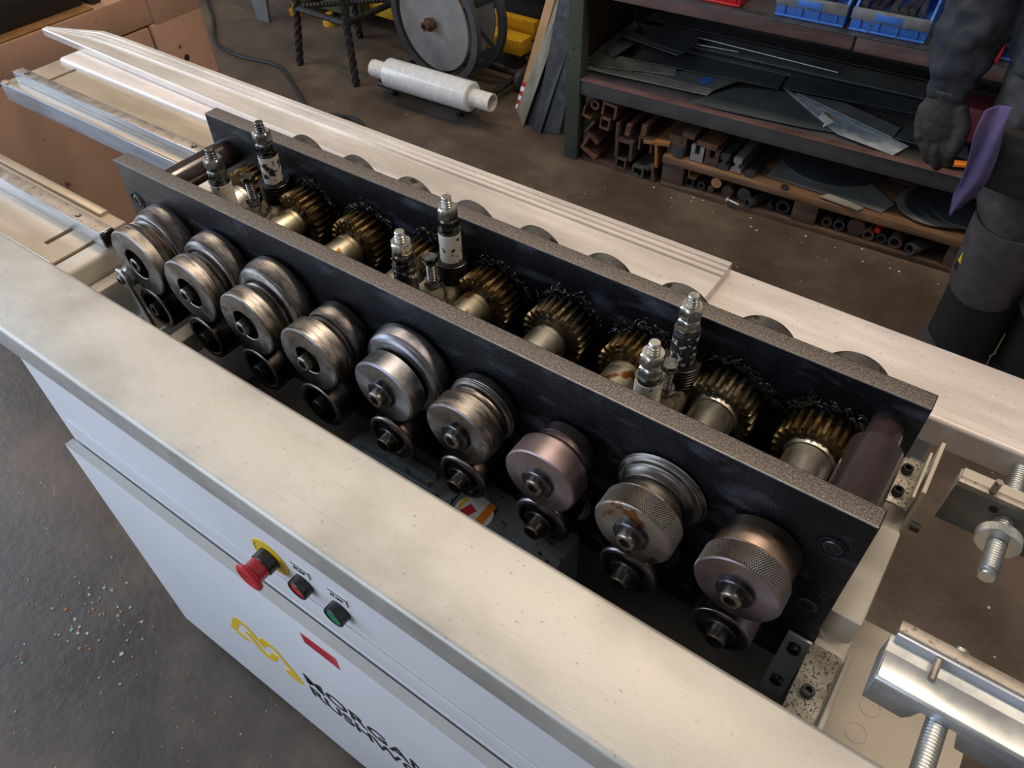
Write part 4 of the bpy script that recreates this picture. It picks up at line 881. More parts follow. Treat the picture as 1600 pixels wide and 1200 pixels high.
# sheet offcuts on the lower shelf
SH = [('sheet_green', [(0.073, 1.743), (0.15, 1.911), (0.306, 1.99), (0.489, 1.918), (0.515, 1.811), (0.422, 1.788)], -.6235, 'dark green grey steel offcut lying flat beneath the small coloured sticker'),
 ('sheet_bright', [(0.288, 1.987), (0.507, 1.918), (0.716, 1.842), (0.693, 1.769), (0.523, 1.801)], -.6205, 'bright bluish galvanised offcut on the rack shelf left of the gloved hand'),
 ('sheet_tan', [(-0.347, 1.804), (0.08, 1.883), (0.107, 1.859), (0.104, 1.813), (-0.32, 1.766)], -.6200, 'long pale tan offcut with pointed end, lowest at the left of the shelf'),
 ('sheet_grey', [(-0.141, 1.826), (0.002, 1.936), (0.15, 1.946), (0.112, 1.845)], -.6140, 'dusty grey offcut with a blue tape patch'),
 ('sheet_tan', [(-0.333, 1.887), (-0.055, 1.917), (-0.039, 1.872), (-0.278, 1.789), (-0.339, 1.807)], -.6120, 'cream stained offcut lying over the pointed tan sheet'),
 ('sheet_dark', [(-0.206, 1.88), (-0.217, 2.002), (0.267, 2.059), (0.281, 1.943)], -.6040, 'long dark blue grey offcut across the middle of the shelf'),
 ('sheet_grey', [(-0.399+.08, 1.89), (-0.396+.08, 2.01), (-0.253, 2.002), (-0.262, 1.849)], -.6000, 'dark grey square offcut nearest the left rack post'),
 ('sheet_grey', [(-0.33, 1.987), (-0.33, 2.046), (-0.064, 1.978), (-0.076, 1.95)], -.5850, 'narrow dark sliver of sheet behind the square offcut'),
 ('sheet_dark', [(-0.283, 2.062), (-0.086, 2.098), (-0.04, 2.031), (-0.048, 1.933), (-0.185, 1.946)], -.5650, 'topmost dark five-sided offcut at the left back of the shelf'),
 ('sheet_dark', [(0.294, 1.944), (0.27, 2.14), (0.488, 2.13), (0.492, 2.18), (0.662, 2.211), (0.86, 2.10), (0.86, 2.02), (0.7, 2.001)], -.5990, 'big dark notched offcut behind the gloved hand'),
 ('sheet_grey', [(0.335, 1.967), (0.48, 1.986), (0.668, 1.92), (0.665, 1.851)], -.6140, 'narrow pale grey strip of sheet above the bright offcut'),
 ('sheet_green', [(0.67, 1.846), (0.68, 1.953), (0.724, 1.993), (0.856, 1.905), (0.871, 1.842)], -.6100, 'dark rounded offcut behind the fingers of the glove'),
 ('steel_dark', [(-.28, 2.10), (.95, 2.16), (.95, 2.22), (-.28, 2.18)], -.5600, 'large dark sheet standing at the very back of the lower shelf')]
for m, poly, z, lab in SH:
    o = build(MB().prism(poly, z-.0022, z), 'sheet_offcut', m, smooth=0, label=lab, cat='metal sheet', group='sheet offcuts on the rack')
    if 'blue tape' in lab: build(MB().prism([(0.034, 1.884), (0.06, 1.917), (0.086, 1.91), (0.068, 1.86)], z, z+.0006), 'tape_patch', 'bin_blue', o, smooth=0)
    if 'green grey steel' in lab:
        z2 = -.6205; q = build(MB().prism([(0.441, 1.865), (0.449, 1.906), (0.495, 1.871), (0.475, 1.812), (0.469, 1.848)], z2, z2+.0008), 'sticker', 'label_white', o, smooth=0)
        build(MB().prism([(.449, 1.906), (.495, 1.871), (.490, 1.862), (.449, 1.893)], z2+.0008, z2+.0012), 'sticker_band', 'chips_orange', q, smooth=0)
        build(MB().prism([(.449, 1.906), (.472, 1.889), (.472, 1.884), (.449, 1.899)], z2+.0012, z2+.0016), 'sticker_corner', 'green_plastic', q, smooth=0)
for k in range(9):   # the pile that carries them
    z = -.6275+k*.0045; m = ('sheet_dark', 'steel_dark', 'sheet_grey')[k % 3]
    x0 = -.26+.05*random.random(); x1 = .90-.06*k*random.random()
    build(MB().prism([(x0, 1.99+.006*k), (x1, 2.04+.006*k), (x1, 2.20), (x0, 2.16)], z, z+.002), 'sheet_offcut', m, smooth=0, label='dark full-width sheet in the pile at the back of the lower shelf', cat='metal sheet', group='sheets piled at the back of the lower shelf')
for a, b, r, lab in (((-.077, 2.097), (.412, 2.093), .0028, 'long pale thin rod across the back of the sheet pile'), ((-.051, 2.044), (.089, 2.066), .0028, 'short pale thin rod in front of the long rod')):
    build(MB().cyl((*a, -.578), (*b, -.578), r, n=10), 'thin_rod', 'steel_bright', label=lab, cat='rod')

build(MB().prism([(.800, 1.800), (.880, 1.836), (.888, 1.812), (.808, 1.778)], -.6195, -.6130), 'orange_strip', 'label_orange', smooth=0, label='narrow orange red strip on the lower shelf behind the fingertips', cat='strip')
build(MB().box((.800, 1.90, -.5940), (.96, 2.00, -.500)), 'maroon_box', 'maroon', bevel=.002, label='dark red box on the lower shelf behind the glove cuff', cat='box')
# ---- storage bins on the upper shelf
def bin_(x0, w, d, h, m, mlip, label, items, z=-.3195):
    root = empty('storage_bin', rk(x0+w/2, .03, z), label, 'bin', 'open fronted storage bins on the upper shelf'); t = .006
    ox, oy = x0, .025
    def bb(a, b, nm, mm): build(MB().box((RO[0]+ox+a[0], RO[1]+oy+a[1], z+a[2]), (RO[0]+ox+b[0], RO[1]+oy+b[1], z+b[2])), nm, mm, root, bevel=.0015)
    WORLD[root] = W((RO[0]+ox+w/2, RO[1]+oy, z)); root.location = W(rk(x0+w/2, .025, z)); root.rotation_euler.z = RS
    bb((0, 0, 0), (w, d, t), 'bottom', m)
    build(MB().prism([(RO[1]+oy+.012, z+t), (RO[1]+oy+d, z+t), (RO[1]+oy+d, z+h), (RO[1]+oy+.10, z+h), (RO[1]+oy, z+.045)], RO[0]+ox, RO[0]+ox+t, 'x'), 'side_wall', m, root)
    build(MB().prism([(RO[1]+oy+.012, z+t), (RO[1]+oy+d, z+t), (RO[1]+oy+d, z+h), (RO[1]+oy+.10, z+h), (RO[1]+oy, z+.045)], RO[0]+ox+w-t, RO[0]+ox+w, 'x'), 'side_wall', m, root)
    bb((t, d-t, t), (w-t, d, h), 'back_wall', m)
    bb((.0, .006, t), (w, .012, .030), 'front_wall', m); bb((-.002, -.004, .030), (w+.002, .010, .056), 'front_lip', mlip); bb((w*.3, -.005, .034), (w*.66, -.004, .052), 'label_slot', m)
    for q in range(4): bb((w*(.12+.25*q), .002, t), (w*(.12+.25*q)+.004, .006, .030), 'rib', m)
    return root
bin_(.625, .185, .30, .12, 'bin_blue', 'bin_dirty', 'blue storage bin with a grey lip, left of the pair on the upper shelf', 4)
bin_(.825, .190, .30, .12, 'bin_blue', 'bin_dirty', 'blue storage bin full of black rods, next to the sleeve', 4)
bin_(.42-.02, .125, .22, .09, 'bin_red', 'bin_red', 'red storage bin on the upper shelf', 0)
bin_(1.13, .20, .26, .10, 'bin_blue', 'bin_blue', 'clean bright blue bin behind the arm of the worker', 0)
for q in range(7):
    x = .84+.024*q+random.uniform(-.004, .004); a = rk(x, .055+.01*random.random(), -.272+.01*random.random()); b = rk(x+random.uniform(-.02, .02), .27, -.285)
    build(MB().cyl(a, b, random.uniform(.008, .012), n=12), 'steel_rod', 'iron_dark' if q % 3 else 'steel_dark', label='dark round tool rod lying in the right-hand blue bin', cat='rod', group='rods in the right blue bin')
for q in range(4):
    x = .65+.035*q; a = rk(x, .06, -.280); b = rk(x+.01, .26, -.290)
    build(MB().cyl(a, b, .009, n=12), 'steel_rod', 'iron_dark', label='black rod lying in the left-hand blue bin', cat='rod', group='rods in the left blue bin')
build(MB().box((.800, 1.752, -.3190), (.845, 1.80, -.20)), 'red_carton', 'bin_red', bevel=.002, label='small red carton on the upper shelf seen past the elbow', cat='carton')

# ---- steel offcuts under the rack
def section(kind, w, h, t=None):
    t = t or min(w, h)*.16; a, b = w/2, h/2
    if kind == 'angle': return [(-a, -b), (a, -b), (a, -b+t), (-a+t, -b+t), (-a+t, b), (-a, b)]
    if kind == 'chan': return [(-a, -b), (-a+t, -b), (-a+t, b-t), (a-t, b-t), (a-t, -b), (a, -b), (a, b), (-a, b)]
    if kind == 'tee': return [(-t/2, -b), (t/2, -b), (t/2, b-t), (a, b-t), (a, b), (-a, b), (-a, b-t), (-t/2, b-t)]
    if kind == 'rail': return [(-a, -b), (a, -b), (a, -b*.45), (a*.35, -b*.2), (a*.35, b*.2), (a*.8, b*.4), (a*.8, b), (-a*.8, b), (-a*.8, b*.4), (-a*.35, b*.2), (-a*.35, -b*.2), (-a, -b*.45)]
    if kind == 'ublock': return [(-a, -b), (a, -b), (a, b), (t*.7, b), (t*.7, -b*.1), (-t*.7, -b*.1), (-t*.7, b), (-a, b)]
    if kind == 'hex': return [(a*math.cos(math.pi/3*i), b*math.sin(math.pi/3*i)) for i in range(6)]
    return [(-a, -b), (a, -b), (a, b), (-a, b)]
def stock(kind, x, y, z, w, h, L, m, name, label, roll=0.0, yaw=0.0, pitch=0.0, cat='steel offcut', group='steel offcuts under the rack', t=None):
    mb = MB(); mb.M = Matrix.Translation((x, y, z)) @ Matrix.Rotation(yaw, 4, 'Z') @ Matrix.Rotation(pitch, 4, 'X') @ Matrix.Rotation(roll, 4, 'Y')
    if kind == 'box':
        t = t or w*.14
        for a, b in (((-w/2, -h/2), (w/2, -h/2+t)), ((-w/2, h/2-t), (w/2, h/2)), ((-w/2, -h/2+t), (-w/2+t, h/2-t)), ((w/2-t, -h/2+t), (w/2, h/2-t))): mb.box((a[0], 0, a[1]), (b[0], L, b[1]))
    elif kind == 'tube': mb.lathe([(0, w*.62), (0, w), (L, w), (L, w*.62), (0, w*.62)], 24, cap=False)
    elif kind == 'rod': mb.lathe([(0, 0), (0, w*.94), (w*.06, w), (L, w), (L, 0)], 24)
    else: mb.prism(section(kind, w, h, t), 0, L, 'y')
    return build(mb, name, m, smooth=30, label=label, cat=cat, group=group)
G1 = 'rusty sections left of the pallet'
stock('bar', -.17, 1.715, -.914, .22, .012, .42, 'rust_dark', 'flat_bar', 'rusty flat plate lying on the floor under the left stack', group=G1)
stock('box', -.126, 1.711, -.888, .040, .040, .45, 'rust_dark', 'box_section', 'dark rusty box section standing on the floor plate', group=G1)
stock('box', -.060, 1.714, -.899, .044, .040, .45, 'rack_green', 'box_section', 'green painted box section on the floor beside the pallet', group=G1, yaw=-.05)
stock('chan', -.120, 1.711, -.832, .066, .070, .45, 'rust_dark', 'steel_channel', 'dark rusty channel resting on the box section', group=G1)
stock('angle', -.242, 1.704, -.860, .070, .060, .45, 'rust', 'steel_angle', 'large rusty angle lying open side up near the rack post', roll=.5, group=G1)
stock('angle', -.235, 1.709, -.805, .065, .055, .42, 'rust_dark', 'steel_angle', 'dark angle nested above the large rusty angle', roll=.6, group=G1)
stock('box', -.198, 1.707, -.760, .036, .040, .42, 'rust', 'box_section', 'brown open-ended box section high in the left stack', roll=.08, group=G1)
stock('chan', -.185, 1.708, -.709, .055, .048, .40, 'rust', 'steel_channel', 'orange rusty channel on top of the left stack', roll=.12, group=G1)
stock('angle', -.265, 1.703, -.737, .034, .036, .40, 'rust', 'steel_angle', 'small rusty angle at the top against the rack post', roll=.2, group=G1)
stock('tube', -.238, 1.704, -.703, .016, 0, .38, 'rust_dark', 'steel_pipe', 'rusty pipe topmost in the left stack', group=G1)
stock('bar', -.150, 1.712, -.775, .012, .060, .42, 'rust_dark', 'flat_bar', 'dark flat bar on edge between the stacks', group=G1)
stock('bar', -.111, 1.712, -.760, .018, .040, .42, 'rust', 'flat_bar', 'short rusty bar on edge above the dark channel', group=G1, roll=.15)
stock('bar', -.055, 1.715, -.745, .018, .036, .42, 'rust', 'flat_bar', 'short rusty bar on edge beside the tee section', group=G1, roll=.1)
stock('chan', -.045, 1.717, -.793, .052, .050, .42, 'rust_dark', 'steel_channel', 'dark brown channel behind the tee section', group=G1)
stock('tee', .001, 1.712, -.815, .090, .090, .42, 'rust_orange', 'steel_tee', 'orange rusted tee section leaning on the pallet', roll=-.12, yaw=.10, group=G1, t=.009)
stock('rod', -.025, 1.712, -.872, .010, 0, .42, 'steel_dark', 'round_bar', 'grey round bar under the orange tee section', group=G1, yaw=-.3, pitch=.04)
stock('bar', -.005, 1.716, -.886, .012, .06, .42, 'rust', 'flat_bar', 'rusty flat bar on edge against the pallet block', group=G1, roll=-.15)
# pallet
pal = empty('wooden_pallet', (RO[0]+.375, RO[1]+.02, F0), 'old wooden pallet under the rack carrying steel offcuts', 'pallet')
px0, py0 = RO[0]+.375, RO[1]+.022; PL = .975
for j, y in enumerate((0, .17, .34)):
    build(MB().box((px0, py0+y, F0), (px0+PL, py0+y+.085, F0+.018)), 'bottom_board', 'wood_dark', pal, bevel=.0015)
    for x in (0, .445, .90): build(MB().box((px0+x, py0+y+.002, F0+.018), (px0+x+.075, py0+y+.083, F0+.090)), 'block', 'wood_dark', pal, bevel=.0015)
for j in range(4): build(MB().box((px0-.003, py0-.004+j*.115, F0+.090+.0015*(j % 2)), (px0+PL+.003, py0+.098+j*.115, F0+.114+.0015*(j % 2))), 'deck_board', 'wood_pallet' if j != 2 else 'wood_dark', pal, bevel=.0015)
pal.rotation_euler.z = RS
zp = F0+.1165; G2 = 'offcuts lying on the pallet'
stock('bar', .060, 1.735, zp+.033, .062, .064, .30, 'rust_dark', 'steel_block', 'dark square block at the left end of the pallet', group=G2)
stock('hex', .074, 1.716, zp+.020, .044, .040, .06, 'steel_dark', 'hexagon_bar', 'grey hexagon bar end in front of the dark square block', roll=.3, group=G2)
stock('bar', .096, 1.735, zp+.077, .042, .020, .24, 'rust', 'flat_bar', 'rusty bar lying on top of the dark square block', group=G2)
stock('ublock', .135, 1.730, zp+.028, .044, .054, .22, 'steel_bright', 'slotted_block', 'bright slotted steel block on the pallet', group=G2, t=.012)
stock('ublock', .185, 1.733, zp+.028, .046, .054, .24, 'rust_dark', 'slotted_block', 'brown slotted steel block beside the bright one', group=G2, t=.012)
stock('bar', .163, 1.729, zp+.063, .068, .013, .22, 'rust', 'flat_bar', 'flat bar lying across both slotted blocks', group=G2, roll=.06)
stock('rail', .228, 1.732, zp+.026, .034, .050, .26, 'steel_dark', 'rail_section', 'dark rail section next to the slotted blocks', group=G2)
stock('rail', .270, 1.736, zp+.026, .034, .050, .26, 'steel_bright', 'rail_section', 'shiny rail section, rightmost of the two on the pallet', group=G2)
stock('bar', .314, 1.738, zp+.008, .030, .014, .20, 'steel_dark', 'flat_bar', 'small dark bar with bright cut end on the pallet', group=G2)
build(MB().lathe([(zp, .008), (zp, .013), (zp+.004, .013), (zp+.004, .008), (zp, .008)], 24, c=(.432, 1.742, 0), axis='z', cap=False), 'steel_washer', 'steel_dark', label='loose steel washer lying on the pallet deck', cat='washer')
# plates and round blanks on the right of the pallet
build(MB().prism([(.36, 1.775), (.72, 1.77), (.74, 1.83), (.60, 1.95), (.36, 2.05)], zp+.001, zp+.004), 'plate_offcut', 'sheet_grey', smooth=0, label='grey plate lying flat on the pallet beside the round blanks', cat='metal sheet')
build(MB().prism([(.54, 1.745), (.66, 1.735), (.67, 1.755), (.56, 1.775)], zp+.0045, zp+.008), 'timber_scrap', 'sheet_tan', smooth=0, label='splintered strip of pale wood on the pallet edge', cat='wood')
for i, (x, y, r, m) in enumerate(((.50, 1.99, .17, 'sheet_dark'), (.84, 1.875, .105, 'sheet_grey'), (.865, 1.885, .11, 'sheet_dark'), (.90, 1.90, .115, 'steel_dark'), (.935, 1.905, .115, 'sheet_dark'))):
    z = zp+.0045+.0032*i
    build(MB().lathe([(z, 0), (z, r), (z+.0028, r), (z+.0028, 0)], 56, c=(x, y, 0), axis='z'), 'round_blank', m, label=('large dark round blank at the back of the pallet', 'pale grey round blank, lowest of the overlapping discs', 'second dark round blank of the overlapping discs', 'third round blank of the overlapping discs', 'rightmost and topmost round blank on the pallet')[i], cat='metal disc', group='round sheet blanks on the pallet')
# tubes and bars inside the pallet
zb = F0+.0185; G3 = 'bars and tubes pushed into the pallet'
def tb(kind, x, r, m, lab, dz=0, yaw=0.0, h=None, dy=0): stock(kind, x, 1.712+.055*(x+.3)+dy, zb+(r if kind in ('tube', 'rod') else (h or r)/2)+dz+.0005, r, h or r, .30, m, {'tube': 'steel_tube', 'rod': 'round_bar', 'box': 'box_section', 'angle': 'steel_angle'}[kind], lab, yaw=yaw, group=G3)
tb('box', .124, .030, 'steel_dark', 'small dark box section at the left of the pallet opening')
tb('angle', .130, .030, 'rust_orange', 'tan angle lying over the small box section', .031)
tb('tube', .166, .0145, 'steel_dark', 'thick-walled dark tube beside the small box section', yaw=-.2)
tb('rod', .198, .012, 'rust', 'brown round bar under the red-ended bar', yaw=-.25)
rb_ = stock('rod', .216, 1.735, zb+.044, .0185, 0, .28, 'rust', 'round_bar', 'round bar with a red painted end inside the pallet', group=G3)
build(MB().lathe([(0, 0), (0, .0178), (-.0008, .0178), (-.0008, 0)], 24, c=(.216, 1.735, zb+.044)), 'red_end', 'chips_orange', rb_)
tb('rod', .256, .0205, 'rust_dark', 'dark brown round bar in the middle of the pallet opening')
tb('rod', .311, .024, 'steel_dark', 'thick grey round bar in the left pallet opening')
stock('tube', .334, 1.722, zb+.0165, .016, 0, .24, 'steel_dark', 'steel_tube', 'grey tube sticking out over the bottom board', yaw=-.45, group=G3)
bl = build(MB().cyl((.272, 1.722, zb+.007), (.312, 1.716, zb+.006), .0045, n=12), 'steel_bolt', 'steel_bright', label='bright bolt lying on the pallet bottom board', cat='bolt')
build(MB().hexa((.266, 1.7229, zb+.0072), (1, -.15, 0), .0085, .007), 'bolt_head', 'steel_bright', bl)
tb('rod', .399, .011, 'iron_dark', 'thin black bar beside the dark ring')
tb('tube', .440, .023, 'iron_dark', 'large black ring end at the right of the left opening')
tb('tube', .580, .016, 'rust_dark', 'rusty tube, leftmost in the right opening')
tb('tube', .618, .018, 'steel_dark', 'grey tube second from the left in the right opening')
tb('rod', .668, .027, 'rust_dark', 'thickest dark bar in the right opening')
tb('tube', .708, .018, 'rust', 'brown tube beside the thickest bar', 0, 0, None, -.006)
tb('rod', .728, .009, 'bin_red', 'thin red bar among the tubes', .028)
tb('tube', .746, .016, 'steel_dark', 'pale grey tube under the thin red bar', 0, -.1, None, .0)
tb('tube', .786, .021, 'rust_dark', 'dark tube second from the right in the pallet', 0, -.12, None, -.008)
stock('tube', .832, 1.758, zb+.0205, .020, 0, .26, 'steel_dark', 'steel_tube', 'long grey tube, rightmost in the pallet', yaw=-.6, group=G3)
# ================================================================ the worker
pe = empty('person', (1.06, 1.28, F0), 'person in dark sweatshirt, grey work trousers and black gloves standing by the rack', 'person')
def loft(mb, rings, n=22):
    vs = []; fs = []
    for x, y, z, a, b in rings:
        for i in range(n): t = 2*math.pi*i/n; vs.append((x+a*math.cos(t), y+b*math.sin(t), z))
    k = len(rings)
    for r in range(k-1): fs += [(r*n+i, r*n+(i+1) % n, (r+1)*n+(i+1) % n, (r+1)*n+i) for i in range(n)]
    fs.append(tuple(range(n))); fs.append(tuple(range((k-1)*n, k*n)))
    return mb.add(vs, fs)
def dense(rings, k=5):
    out = []
    for A, B in zip(rings, rings[1:]):
        for j in range(k):
            t = j/k; s = t*t*(3-2*t); out.append(tuple(A[i]+(B[i]-A[i])*(t if i < 3 else s) for i in range(5)))
    out.append(rings[-1]); return out
def cloth(mb, name, m, parent, voxel, disp=0.0, tsize=.1, smooth=6, at=None):
    o = build(mb, name, m, parent, smooth=0, at=at)
    r = o.modifiers.new('union', 'REMESH'); r.mode = 'VOXEL'; r.voxel_size = voxel*S; r.use_smooth_shade = True
    s = o.modifiers.new('soften', 'SMOOTH'); s.factor = .5; s.iterations = smooth
    if disp:
        tx = bpy.data.textures.new(name+'_folds', 'CLOUDS'); tx.noise_scale = tsize; tx.noise_depth = 2
        d = o.modifiers.new('folds', 'DISPLACE'); d.texture = tx; d.strength = disp; d.mid_level = .5; d.texture_coords = 'GLOBAL'
    return o
def arm(s):   # s = -1: the arm on the rack side, +1: the other one
    cx = 1.065
    if s < 0: return [(.900, 1.30, .305), (.845, 1.295, .12), (.808, 1.280, -.030), (.805, 1.262, -.14), (.810, 1.250, -.190)]
    return [(1.235, 1.30, .305), (1.285, 1.30, .12), (1.32, 1.28, -.03), (1.325, 1.25, -.14), (1.32, 1.235, -.19)]
legR = [(.985, 1.295, -.15), (1.012, 1.285, -.35), (1.042, 1.262, -.53), (1.045, 1.272, -.68), (1.040, 1.285, -.84)]
legL = [(1.145, 1.295, -.15), (1.165, 1.285, -.35), (1.185, 1.262, -.53), (1.20, 1.272, -.68), (1.205, 1.285, -.84)]
# body: one continuous surface from head to feet
mb = MB()
loft(mb, dense([(1.065, 1.30, -.17, .125, .085), (1.065, 1.30, -.05, .118, .080), (1.065, 1.30, .12, .135, .085), (1.065, 1.305, .26, .150, .085), (1.065, 1.31, .325, .10, .065), (1.065, 1.31, .36, .046, .048), (1.065, 1.305, .42, .046, .050)]))
loft(mb, dense([(1.065, 1.290, .395, .035, .05), (1.065, 1.285, .43, .060, .075), (1.065, 1.290, .50, .066, .084), (1.065, 1.297, .56, .062, .080), (1.065, 1.300, .605, .035, .045)]))
loft(mb, [(1.065, 1.212, .475, .010, .012), (1.065, 1.198, .482, .013, .016), (1.065, 1.210, .515, .007, .012)], 10)      # nose
for s in (-1, 1): loft(mb, [(1.065+s*.067, 1.295, .470, .006, .012), (1.065+s*.070, 1.298, .495, .010, .018), (1.065+s*.069, 1.300, .520, .006, .012)], 10)  # ears
for s in (-1, 1):
    A = arm(s); loft(mb, dense([(*p, r, r) for p, r in zip(A, (.046, .042, .037, .033, .026))]))
for L in (legR, legL):
    loft(mb, dense([(*p, r, r) for p, r in zip(L, (.072, .062, .048, .045, .032))])); a = L[-1]
    loft(mb, [(a[0], a[1]-.03, F0+.012, .030, .085), (a[0], a[1]-.02, F0+.04, .032, .07), (a[0], a[1], -.82, .03, .032)])
body = cloth(mb, 'body', 'skin', pe, .010, smooth=4, at=(1.065, 1.29, F0))
mb = MB(); loft(mb, dense([(1.065, 1.312, .47, .070, .062), (1.065, 1.305, .53, .073, .090), (1.065, 1.300, .585, .062, .080), (1.065, 1.300, .618, .030, .04)])); cloth(mb, 'hair', 'hair', pe, .010, .01, .03)
for s in (-1, 1): build(MB().lathe([(-.006, 0), (-.004, .006), (0, .008), (.004, .006), (.006, 0)], 12, c=(1.065+s*.027, 1.211, .502)), 'eye', 'label_white', pe)
build(MB().box((1.043, 1.2095, .447), (1.087, 1.216, .454)), 'mouth', 'chips_orange', pe, bevel=.002)
# sweatshirt with sleeves and ribbed cuffs
mb = MB()
loft(mb, dense([(1.060, 1.285, -.135, .150, .105), (1.060, 1.280, -.115, .178, .125), (1.060, 1.280, -.05, .182, .130), (1.062, 1.290, .10, .172, .115), (1.065, 1.30, .24, .178, .105), (1.065, 1.305, .325, .125, .080), (1.065, 1.31, .365, .060, .060)]))
for s in (-1, 1):
    A = arm(s); rr = (.072, .068, .064, .057, .040)
    R_ = dense([(*p, r, r) for p, r in zip(A[:4], rr)])
    x3, y3, z3 = A[3]; x4, y4, z4 = A[4]
    R_ += [(x3+.002, y3, z3-.012, .052, .052), (x3+.003, y3-.003, z3-.020, .042, .042), (x3+.004, y3-.004, z3-.030, .0415, .041), (x4, y4, z4-.004, .0400, .038), (x4, y4, z4-.012, .0385, .036)]
    loft(mb, R_)
ss = cloth(mb, 'sweatshirt', 'sweatshirt', pe, .0075, .032, .05, smooth=3)
# trousers
mb = MB()
loft(mb, dense([(1.062, 1.285, -.06, .155, .11), (1.062, 1.287, -.16, .172, .122), (1.062, 1.290, -.23, .165, .115)]))
for L in (legR, legL):
    rr = ((.094, .10), (.081, .09), (.070, .08), (.064, .072), (.061, .070)); loft(mb, dense([(*p, a, b) for p, (a, b) in zip(L, rr)]))
    x, y, z = L[-1]; loft(mb, [(x, y, z+.07, .064, .072), (x-.002, y-.004, z+.045, .078, .086), (x, y, z+.020, .072, .080), (x-.002, y, z, .080, .088), (x, y+.002, z-.035, .074, .082)])
tz = cloth(mb, 'work_trousers', 'trousers', pe, .0085, .030, .055, smooth=3)
# dark shin panels, knee patch with yellow tag, thigh pocket, belt
for L in (legR, legL):
    kx, ky, kz = L[2]; sx, sy, sz = L[3]
    mb = MB(); vs = []; fs = []; n = 11; rows = 12
    for j in range(rows):
        t = j/(rows-1); x = kx+(sx-kx)*t; y = ky+(sy-ky)*t; z = kz-.035+(sz-kz-.035)*t
        for i in range(n):
            a = math.radians(180+18*i*.9+8); vs.append((x+.0760*math.cos(a), y+.0850*math.sin(a), z+.010*math.sin(j*1.7+i)))
    for j in range(rows-1): fs += [(j*n+i, j*n+i+1, (j+1)*n+i+1, (j+1)*n+i) for i in range(n-1)]
    o = build(mb.add(vs, fs), 'shin_panel', 'trousers_black', pe, smooth=80); so_ = o.modifiers.new('thick', 'SOLIDIFY'); so_.thickness = .006
    mb = MB(); vs = []; fs = []; n = 12
    for j in range(8):
        z = kz+.11-.020*j-.012*math.sin(j)
        for i in range(n):
            a = math.radians(172+17*i); vs.append((kx-.006+.0790*math.cos(a)+.004*(7-j)*-.3, ky+.0920*math.sin(a), z-.028*math.sin(math.radians(15*i))*(j/7)))
    for j in range(7): fs += [(j*n+i, j*n+i+1, (j+1)*n+i+1, (j+1)*n+i) for i in range(n-1)]
    o = build(mb.add(vs, fs), 'knee_patch', 'trousers', pe, smooth=80); so_ = o.modifiers.new('thick', 'SOLIDIFY'); so_.thickness = .006
kx, ky, kz = legR[2]
mb = MB(); mb.M = Matrix.Translation((kx-.068, ky-.052, kz+.010)) @ Matrix.Rotation(math.radians(-52), 4, 'Z') @ Matrix.Rotation(math.radians(6), 4, 'Y')
mb.box((-.016, -.003, -.028), (.016, .002, .028)); tg = build(mb, 'knee_tag', 'black_rubber', pe, bevel=.001)
mb = MB(); mb.M = Matrix.Translation((kx-.068, ky-.052, kz+.016)) @ Matrix.Rotation(math.radians(-52), 4, 'Z') @ Matrix.Rotation(math.radians(6), 4, 'Y')
mb.box((-.012, -.0036, -.012), (.012, -.0028, .018)); build(mb, 'tag_print', 'yellow_plate', tg)
# hanging tool pocket on the hip, with flap
mb = MB(); loft(mb, [(.995, 1.188, -.33, .048, .012), (.992, 1.182, -.325, .055, .018), (.985, 1.178, -.24, .058, .020), (.980, 1.182, -.205, .060, .014)]); cloth(mb, 'tool_pocket', 'trousers_black', pe, .006, .008, .05, 3)
build(MB().box((.938, 1.163, -.268), (1.028, 1.1675, -.2655)), 'pocket_seam', 'trousers_black', pe, bevel=.001)
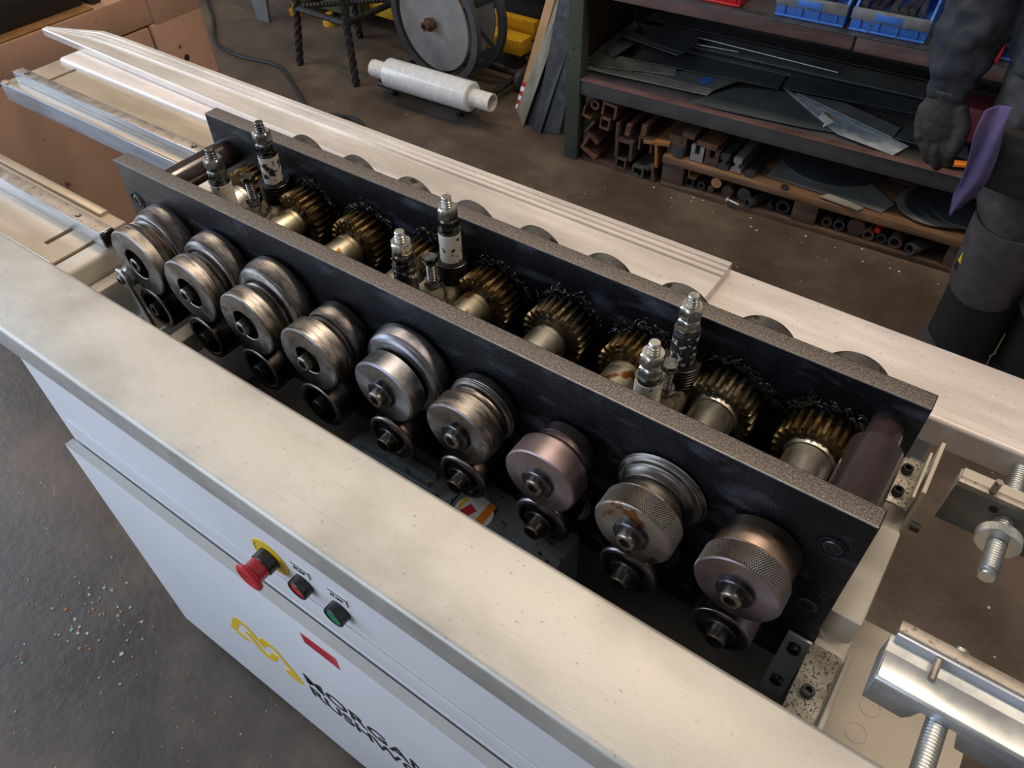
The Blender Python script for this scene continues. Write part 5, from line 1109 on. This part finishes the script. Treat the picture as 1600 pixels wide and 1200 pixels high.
# purple rag hanging from the pocket: its own thing
mb = MB(); vs = []; fs = []; n = 9
path = smooth_path([(.912, 1.160, -.162), (.914, 1.145, -.200), (.922, 1.142, -.240), (.927, 1.145, -.300), (.922, 1.150, -.345), (.915, 1.152, -.385)], 5)
for j, p in enumerate(path):
    t = j/(len(path)-1); w = (.0195+.003*math.sin(t*3.1))*(1 if t < .80 else (1-t)/.20*.75+.25)
    for i in range(n):
        u = i/(n-1)-.5; vs.append((p.x+u*2*w, p.y+.008*math.cos(u*6.5+t*4)+.006*u, p.z+.014*u))
for j in range(len(path)-1): fs += [(j*n+i, j*n+i+1, (j+1)*n+i+1, (j+1)*n+i) for i in range(n-1)]
o = build(mb.add(vs, fs), 'cleaning_rag', 'rag_purple', smooth=80, label='purple cleaning rag hanging from the worker\'s hip pocket', cat='rag')
so_ = o.modifiers.new('thick', 'SOLIDIFY'); so_.thickness = .006
o.modifiers.new('round', 'SUBSURF').levels = 1
# gloves: palm, four curled fingers and thumb
def glove(s):
    mb = MB(); x0 = .815 if s < 0 else 1.315; y0 = 1.243; k = 1 if s < 0 else -1
    def X(a): return x0+k*a
    loft(mb, dense([(X(-.004), y0+.004, -.185, .036, .034), (X(-.002), y0+.002, -.205, .034, .026), (X(-.002), y0-.002, -.235, .043, .025), (X(.002), y0-.004, -.262, .045, .023), (X(.006), y0-.004, -.284, .040, .019)]))
    F_ = [(-.030, -.272, .62), (-.011, -.282, .82), (.009, -.284, .90), (.028, -.278, .80)]     # little, ring, middle, index
    for a, z, L in F_:
        p0 = Vector((X(a), y0-.004, z+.014)); p1 = p0+Vector((k*.010, -.007, -.046*L)); p2 = p1+Vector((k*.010, .011, -.034*L)); p3 = p2+Vector((k*.004, .016, -.016*L))
        mb.tube([p0, p0.lerp(p1, .5), p1, p1.lerp(p2, .5), p2, p3], [.0130, .0125, .0125, .0118, .0112, .0085], 12)
    t0 = Vector((X(.026), y0-.002, -.215)); t1 = Vector((X(.050), y0-.012, -.252)); t2 = Vector((X(.052), y0-.016, -.290)); t3 = Vector((X(.047), y0-.014, -.316))
    mb.tube([t0, t0.lerp(t1, .5), t1, t1.lerp(t2, .5), t2, t3], [.018, .0165, .0150, .0140, .0130, .0090], 12)
    return cloth(mb, 'glove', 'glove', pe, .0034, .004, .02, 3)
glove(-1); glove(1)
for L in (legR, legL):
    mb = MB(); x, y, z = L[-1]
    loft(mb, dense([(x, y-.035, F0+.002, .044, .120), (x, y-.035, F0+.030, .046, .118), (x, y-.020, F0+.055, .044, .095), (x, y, F0+.075, .043, .055), (x, y, F0+.14, .043, .048)])); cloth(mb, 'work_boot', 'black_rubber', pe, .008, 0, .1, 3)
